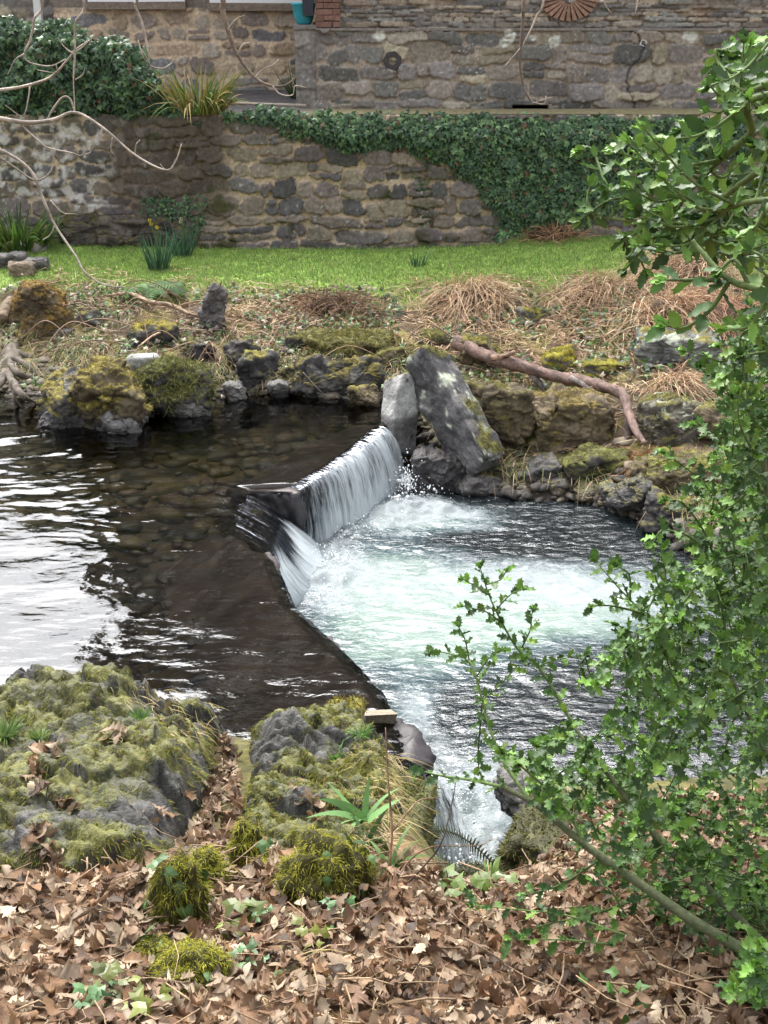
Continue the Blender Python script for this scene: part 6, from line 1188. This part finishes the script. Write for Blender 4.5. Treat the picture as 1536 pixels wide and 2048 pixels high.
H = Holly('holly_bush', base, 'dense spiny holly bush leaning over the pool from the near bank', 'holly')
mains = []
S1 = H.branch([base, Y(1700, 2010, 2.65), Y(1536, 1925, 2.75), Y(1400, 1850, 2.85), Y(1290, 1775, 2.95), Y(1170, 1690, 3.05), Y(1080, 1615, 3.12), Y(1010, 1575, 3.17)], .022, .007); mains.append(S1)
mains.append(H.twig([Y(1010, 1575, 3.17), Y(940, 1560, 3.22), Y(885, 1552, 3.26), Y(835, 1540, 3.3)], .006, .002, .02, .046, HOL))
mains.append(H.twig([Y(1062, 1605, 3.13), Y(1005, 1520, 3.22), Y(975, 1440, 3.3), Y(952, 1355, 3.36), Y(932, 1318, 3.4), Y(865, 1300, 3.44)], .006, .0018, .024, .046, HOL, leafy=(.15, 1)))
mains.append(H.twig([Y(1170, 1690, 3.05), Y(1125, 1610, 3.1), Y(1040, 1530, 3.12)], .006, .003, .03, .04, HOL))
S3 = H.branch([Y(1600, 1960, 2.75), Y(1480, 1840, 2.9), Y(1330, 1690, 3.1), Y(1210, 1540, 3.25), Y(1146, 1450, 3.35)], .014, .006); mains.append(S3)
mains.append(H.twig([Y(1146, 1450, 3.35), Y(1112, 1388, 3.42), Y(1076, 1333, 3.48), Y(1037, 1300, 3.52), Y(1005, 1248, 3.56), Y(980, 1195, 3.6), Y(960, 1135, 3.62)], .006, .0016, .019, .044, HOL, tipn=6))
for e in [[(1005, 1248), (975, 1225), (925, 1212)], [(990, 1222), (1020, 1190), (1045, 1178)], [(978, 1190), (950, 1172), (925, 1158)], [(970, 1170), (1000, 1160), (1012, 1142)], [(1040, 1302), (1060, 1260), (1065, 1218)], [(1076, 1333), (1110, 1320), (1170, 1310)], [(952, 1355), (975, 1320), (1000, 1300)], [(965, 1400), (1000, 1370), (1045, 1320)], [(940, 1330), (930, 1280), (915, 1250)]]:
    mains.append(H.twig([Y(a, b, 3.56 - i * .03) for i, (a, b) in enumerate(e)], .0028, .0014, .015, .040, HOL, tipn=5))
S4 = H.branch([Y(1680, 1760, 2.9), Y(1560, 1560, 3.1), Y(1462, 1352, 3.3)], .014, .006); mains.append(S4)
mains.append(H.twig([Y(1462, 1352, 3.3), Y(1337, 1276, 3.4), Y(1288, 1227, 3.46), Y(1244, 1183, 3.5), Y(1192, 1123, 3.56)], .006, .0016, .017, .045, HOL, tipn=6))
for e in [[(1288, 1227), (1225, 1212), (1185, 1212)], [(1260, 1200), (1258, 1150), (1232, 1130)], [(1310, 1250), (1270, 1265), (1235, 1250)], [(1337, 1276), (1330, 1200), (1310, 1150), (1325, 1100)], [(1380, 1300), (1370, 1230), (1380, 1170)], [(1462, 1352), (1440, 1200), (1400, 1090), (1330, 1060), (1305, 1085)], [(1440, 1200), (1420, 1090), (1370, 1010), (1330, 1000)], [(1470, 1160), (1450, 1030), (1400, 960), (1330, 905)], [(1520, 1150), (1480, 1000), (1440, 880), (1390, 850)], [(1536, 1010), (1480, 880), (1440, 780), (1400, 735)], [(1540, 900), (1500, 800), (1450, 730), (1370, 700)], [(1545, 800), (1500, 760), (1480, 700)], [(1560, 760), (1520, 680), (1500, 610)], [(1570, 700), (1500, 690), (1440, 690)]]:
    mains.append(H.twig([Y(a, b, 3.36 - i * .03) for i, (a, b) in enumerate(e)], .004, .0016, .019, .046, HOL, tipn=5))
S5 = H.branch([Y(1700, 1600, 2.8), Y(1620, 1350, 2.95), Y(1545, 1050, 3.1), Y(1520, 850, 3.2)], .014, .006); mains.append(S5)
# fill: twigs grown from the limbs towards points spread through the crown
CROWN = [(1180, 1360), (1240, 1270), (1330, 1300), (1330, 1130), (1390, 1000), (1420, 860), (1450, 720), (1500, 610), (1640, 560), (1640, 900), (1640, 1960), (1500, 1880), (1330, 1790), (1190, 1700), (1090, 1610), (960, 1570), (890, 1580), (900, 1530), (1000, 1480), (1050, 1400)]
allm = np.vstack(mains); n = 0; tries = 0
while n < 390 and tries < 6000:
    tries += 1; px = rng.uniform(860, 1640); pyy = rng.uniform(560, 1960)
    if not inpoly(np.array([px]), np.array([pyy]), CROWN)[0]: continue
    if rng.random() > .10 + .90 * np.clip((px - 950 + (pyy - 1300) * .25) / 420, 0, 1): continue
    yv = rng.uniform(2.75, 3.75) if rng.random() < .8 else rng.uniform(3.6, 4.2); tip = Y(px, pyy, yv)
    if tip[2] < float(zfun(np.array([tip[0]]), np.array([tip[1]]))[0]) + .05: continue
    dd = np.linalg.norm(allm - tip, axis=1) + .3 * np.clip(tip[0] - allm[:, 0], 0, 9); j = int(np.argmin(dd)); b = allm[j]; v = tip - b; L = np.linalg.norm(v)
    if L > .42: b = tip - v / L * .42
    if L < .05: continue
    mid = (b + tip) / 2 + [0, 0, -.12 * L] + rng.normal(0, .02, 3)
    P = H.twig([b, mid, tip], .0032, .0014, .0165, .046 * rng.uniform(.85, 1.15), HOL, tipn=4); n += 1
    if n % 4 == 0: allm = np.vstack([allm, P])
# a low tangle of leafy shoots at the foot of the bush, in the shade
for i in range(90):
    px = rng.uniform(1180, 1640); pyy = rng.uniform(1690, 1990)
    if pyy > 1720 + (px - 1100) * .55: continue
    tip = Y(px, pyy, rng.uniform(2.9, 3.4)); b = tip + [rng.uniform(.1, .3), -rng.uniform(-.05, .1), -rng.uniform(.0, .15)]; H.twig([b, (b + tip) / 2 + [0, 0, .03], tip], .003, .0014, .02, .046, HOL, tipn=3)
for e in [[(1250, 1870, 2.9), (1130, 1830, 3.0), (1040, 1820, 3.05), (950, 1810, 3.1)], [(1300, 1790, 2.95), (1180, 1830, 3.0), (1090, 1850, 3.0), (1050, 1870, 3.0)], [(1200, 1720, 3.05), (1120, 1770, 3.1), (1050, 1790, 3.12)], [(1230, 1890, 2.9), (1130, 1880, 2.95), (1020, 1880, 3.0)]]:
    H.twig([Y(*p) for p in e], .004, .0016, .024, .05, HOL)
H.done()
# small holly seedling at the near corner
q = march(1510, 1990, zfun); H3 = Holly('holly_seedling', q, 'small glossy holly seedling at the corner of the leaf litter', 'holly')
for i in range(7):
    tip = Y(1480 + rng.uniform(-20, 60), 1880 + rng.uniform(0, 120), 2.45 + rng.uniform(-.05, .05)); b = q + rng.normal(0, .02, 3) * [1, 1, 0]; H3.twig([b, (b + tip) / 2 + [0, .02, 0], tip], .004, .0016, .02, .05, HOL, bright=1.35)
H3.branch(np.array([q - [0, 0, .05], q + [0, .0, .1]]), .006, .005); H3.done()
# holly tree: its trunk stands on the bank just outside the picture, its boughs hang in at the upper corner
tb = np.array([1.55, 2.1, 0]); tb[2] = float(zfun(tb[:1], tb[1:2])[0])
H2 = Holly('holly_tree', tb, 'holly tree bough with larger smooth leaves hanging before the ivy and the lawn', 'holly')
H2.branch([tb, tb + [.03, .05, 1.0], tb + [-.02, .15, 2.0], tb + [-.05, .2, 2.9]], .06, .03, (.16, .15, .12))
top = tb + [-.02, .15, 2.0]; m2 = []
for e in [[(1600, 300, 2.45), (1536, 330, 2.5), (1440, 400, 2.6), (1390, 440, 2.7), (1300, 445, 2.8), (1190, 432, 2.9)], [(1600, 190, 2.45), (1500, 270, 2.55), (1440, 320, 2.62), (1400, 360, 2.7), (1330, 430, 2.78), (1250, 480, 2.85)], [(1640, 60, 2.4), (1560, 150, 2.5), (1490, 180, 2.6), (1440, 130, 2.7), (1430, 100, 2.72)],
          [(1660, 640, 2.0), (1560, 590, 2.05), (1460, 560, 2.1), (1400, 500, 2.15), (1385, 480, 2.16)], [(1640, 420, 2.2), (1540, 400, 2.3), (1450, 420, 2.4), (1420, 480, 2.45)]]:
    P = [Y(*p) for p in e]; P2 = [top + rng.normal(0, .03, 3)] + P; m2.append(H2.branch(P2, .009, .003, (.10, .14, .05)))
for e in [[(1300, 445, 2.8), (1220, 380, 2.9), (1185, 300, 3.0), (1160, 300, 3.0)], [(1400, 360, 2.7), (1320, 300, 2.8), (1260, 280, 2.85)], [(1330, 430, 2.78), (1270, 400, 2.85), (1220, 400, 2.88), (1160, 440, 2.92)], [(1440, 320, 2.62), (1400, 250, 2.7), (1360, 260, 2.72)], [(1250, 480, 2.85), (1275, 510, 2.85), (1290, 540, 2.85)], [(1300, 445, 2.8), (1290, 490, 2.8), (1250, 540, 2.8)], [(1490, 180, 2.6), (1460, 230, 2.6), (1440, 290, 2.6)], [(1500, 270, 2.55), (1480, 200, 2.6), (1440, 160, 2.65)], [(1440, 560, 2.1), (1380, 560, 2.1), (1330, 560, 2.12)], [(1460, 560, 2.1), (1420, 620, 2.1), (1370, 655, 2.1), (1330, 650, 2.1)], [(1500, 575, 2.08), (1470, 520, 2.1), (1440, 540, 2.1)], [(1540, 590, 2.05), (1500, 650, 2.05), (1450, 660, 2.06)], [(1560, 590, 2.05), (1530, 520, 2.05), (1500, 500, 2.06)], [(1450, 420, 2.4), (1400, 430, 2.45), (1350, 470, 2.5)], [(1540, 400, 2.3), (1500, 470, 2.3), (1470, 470, 2.32)], [(1330, 430, 2.78), (1300, 380, 2.8), (1330, 330, 2.8)], [(1190, 432, 2.9), (1175, 400, 2.92), (1180, 370, 2.94)]]:
    H2.twig([Y(*p) for p in e], .0045, .0018, .018, .045, HOLU, tipn=5, bright=1.05)
am = np.vstack([m[6:] for m in m2]); n = 0; tries = 0
UP = [(1180, 380), (1260, 250), (1400, 230), (1430, 90), (1640, 60), (1640, 640), (1480, 560), (1380, 480), (1290, 540), (1170, 470)]
while n < 95 and tries < 3000:
    tries += 1; px = rng.uniform(1150, 1640); pyy = rng.uniform(60, 640)
    if not inpoly(np.array([px]), np.array([pyy]), UP)[0]: continue
    tip = Y(px, pyy, rng.uniform(2.3, 3.0)); dd = np.linalg.norm(am - tip, axis=1); b = am[int(np.argmin(dd))]; v = tip - b; L = np.linalg.norm(v)
    if L < .05: continue
    if L > .3: b = tip - v / L * .3
    H2.twig([b, (b + tip) / 2 + [0, 0, -.02], tip], .0035, .0016, .018, .043, HOLU, tipn=4, bright=1.0); n += 1
H2.done()

# ------------------------------------------------------------------ bare tree whose twigs hang in from above
tz0 = float(zfun(np.array([-4.4]), np.array([4.9]))[0])
T = empty('bare_tree', (-4.4, 4.9, tz0), label='leafless lichen-grey tree whose thin twigs hang across the garden wall', cat='tree')
TC = [.34, .295, .25]; B = Buf()
def lb(pts, r0, r1, c=TC, sides=6, n=6):
    P = catmull(pts, n); V, F = tube(P, np.linspace(r0, r1, len(P)), sides, .10); B.add(V, F, mix3(np.array(c) * .7, np.array(c) * 1.4, sst(-.4, .5, fbm(V[:, 0] * 11, V[:, 1] * 11, V[:, 2] * 11, 3)))); return P
D_ = [.11, .09, .08]
trunk = Buf(); V, F = tube(catmull([(-4.4, 4.9, tz0 - .2), (-4.35, 5.0, 1.2), (-4.2, 5.2, 2.6), (-4.0, 5.5, 4.2), (-3.9, 5.7, 6.0)], 7), np.linspace(.19, .10, 29), 14, .12); trunk.add(V, F, D_); trunk.mk('trunk', M_bark, T)
lb([(-4.1, 5.35, 3.5), (-3.3, 6.2, 4.25), (-2.2, 7.0, 4.45), (-1.0, 7.4, 4.5), (.4, 7.6, 4.45), (1.6, 7.8, 4.35)], .07, .025, D_, 10)
yb = 7.2
lb([(-4.2, 5.2, 2.7), (-3.2, 6.2, 3.0), Y(-90, 222, yb), Y(0, 237, yb), Y(55, 245, yb), Y(105, 240, yb - .05), Y(150, 225, yb - .05), Y(205, 255, yb - .1), Y(270, 310, yb - .15), Y(330, 340, yb - .2), Y(350, 325, yb - .2), Y(363, 288, yb - .2)], .016, .003)
lb([(-4.1, 5.4, 3.2), Y(-120, 195, yb + .3), Y(0, 180, yb + .3), Y(50, 172, yb + .3), Y(100, 155, yb + .25), Y(135, 120, yb + .2), Y(150, 100, yb + .2), Y(180, 80, yb + .2)], .012, .003)
lb([(-4.2, 5.2, 2.6), Y(-120, 260, yb - .4), Y(0, 300, yb - .4), Y(60, 340, yb - .4), Y(85, 395, yb - .4), Y(110, 450, yb - .4), Y(150, 510, yb - .45), Y(170, 545, yb - .5), Y(210, 570, yb - .5), Y(252, 575, yb - .5)], .011, .003)
lb([Y(40, 248, yb), Y(75, 280, yb), Y(95, 295, yb), Y(140, 305, yb), Y(165, 310, yb), Y(180, 282, yb)], .006, .003)
lb([Y(0, 315, yb - .4), Y(30, 335, yb - .4), Y(70, 360, yb - .4), Y(100, 345, yb - .4), Y(110, 300, yb - .4)], .006, .003); lb([Y(100, 400, yb - .4), Y(125, 425, yb - .4), Y(150, 428, yb - .4)], .004, .002); lb([Y(95, 240, yb), Y(105, 220, yb), Y(125, 195, yb), Y(140, 198, yb), Y(150, 225, yb)], .006, .005)
for top_, pts, r in [((-2.2, 7.0, 4.45), [(70, -40), (68, 40), (60, 80), (48, 110), (60, 125), (100, 132), (132, 118)], .009), ((-2.1, 7.05, 4.45), [(152, -40), (150, 50), (150, 110), (147, 160), (150, 225)], .009), ((-1.6, 7.2, 4.48), [(262, -40), (270, 10), (285, 50), (297, 105), (300, 130), (325, 137), (345, 125)], .009),
                     ((-1.1, 7.38, 4.5), [(436, -50), (445, 20), (456, 62), (475, 110), (510, 155), (545, 172), (572, 170), (590, 155)], .017), ((.85, 7.65, 4.42), [(1052, -40), (1046, 40), (1042, 95), (1040, 130), (1048, 175), (1065, 205), (1080, 202), (1104, 195)], .011), ((.95, 7.65, 4.42), [(1092, -30), (1072, 35), (1045, 90), (1010, 132)], .008), ((1.2, 7.7, 4.4), [(1195, -40), (1208, 5), (1222, 26)], .006), ((1.35, 7.72, 4.4), [(1280, -40), (1275, 5), (1270, 30)], .005)]:
    lb([top_] + [Y(a, b, 7.3) for a, b in pts], r, .0028, [.16, .125, .10] if r > .01 else TC)
for pts in [[(276, 80), (285, 110), (298, 130)], [(545, 172), (560, 188), (585, 190), (590, 172), (612, 175)], [(455, 60), (470, 40), (490, 30)], [(150, 110), (130, 95), (115, 75)], [(150, 105), (170, 90), (190, 70)], [(300, 130), (290, 110), (280, 95)], [(225, 275), (222, 300), (230, 310)], [(330, 340), (320, 328)], [(1065, 205), (1088, 208), (1092, 192)], [(48, 108), (30, 120), (15, 150)], [(510, 155), (525, 140), (545, 130), (558, 118)], [(60, 172), (56, 200), (45, 232), (10, 210)], [(150, 160), (165, 150), (170, 135)], [(112, 128), (112, 145), (75, 140)], [(205, 255), (200, 275), (215, 262)], [(270, 310), (272, 290), (280, 280)], [(165, 310), (180, 305), (188, 290)], [(110, 450), (100, 470), (85, 480)], [(475, 110), (485, 90), (500, 85)]]:
    lb([Y(a, b, 7.25) for a, b in pts], .004, .002, n=4)
B.mk('branches', M_bark, T)
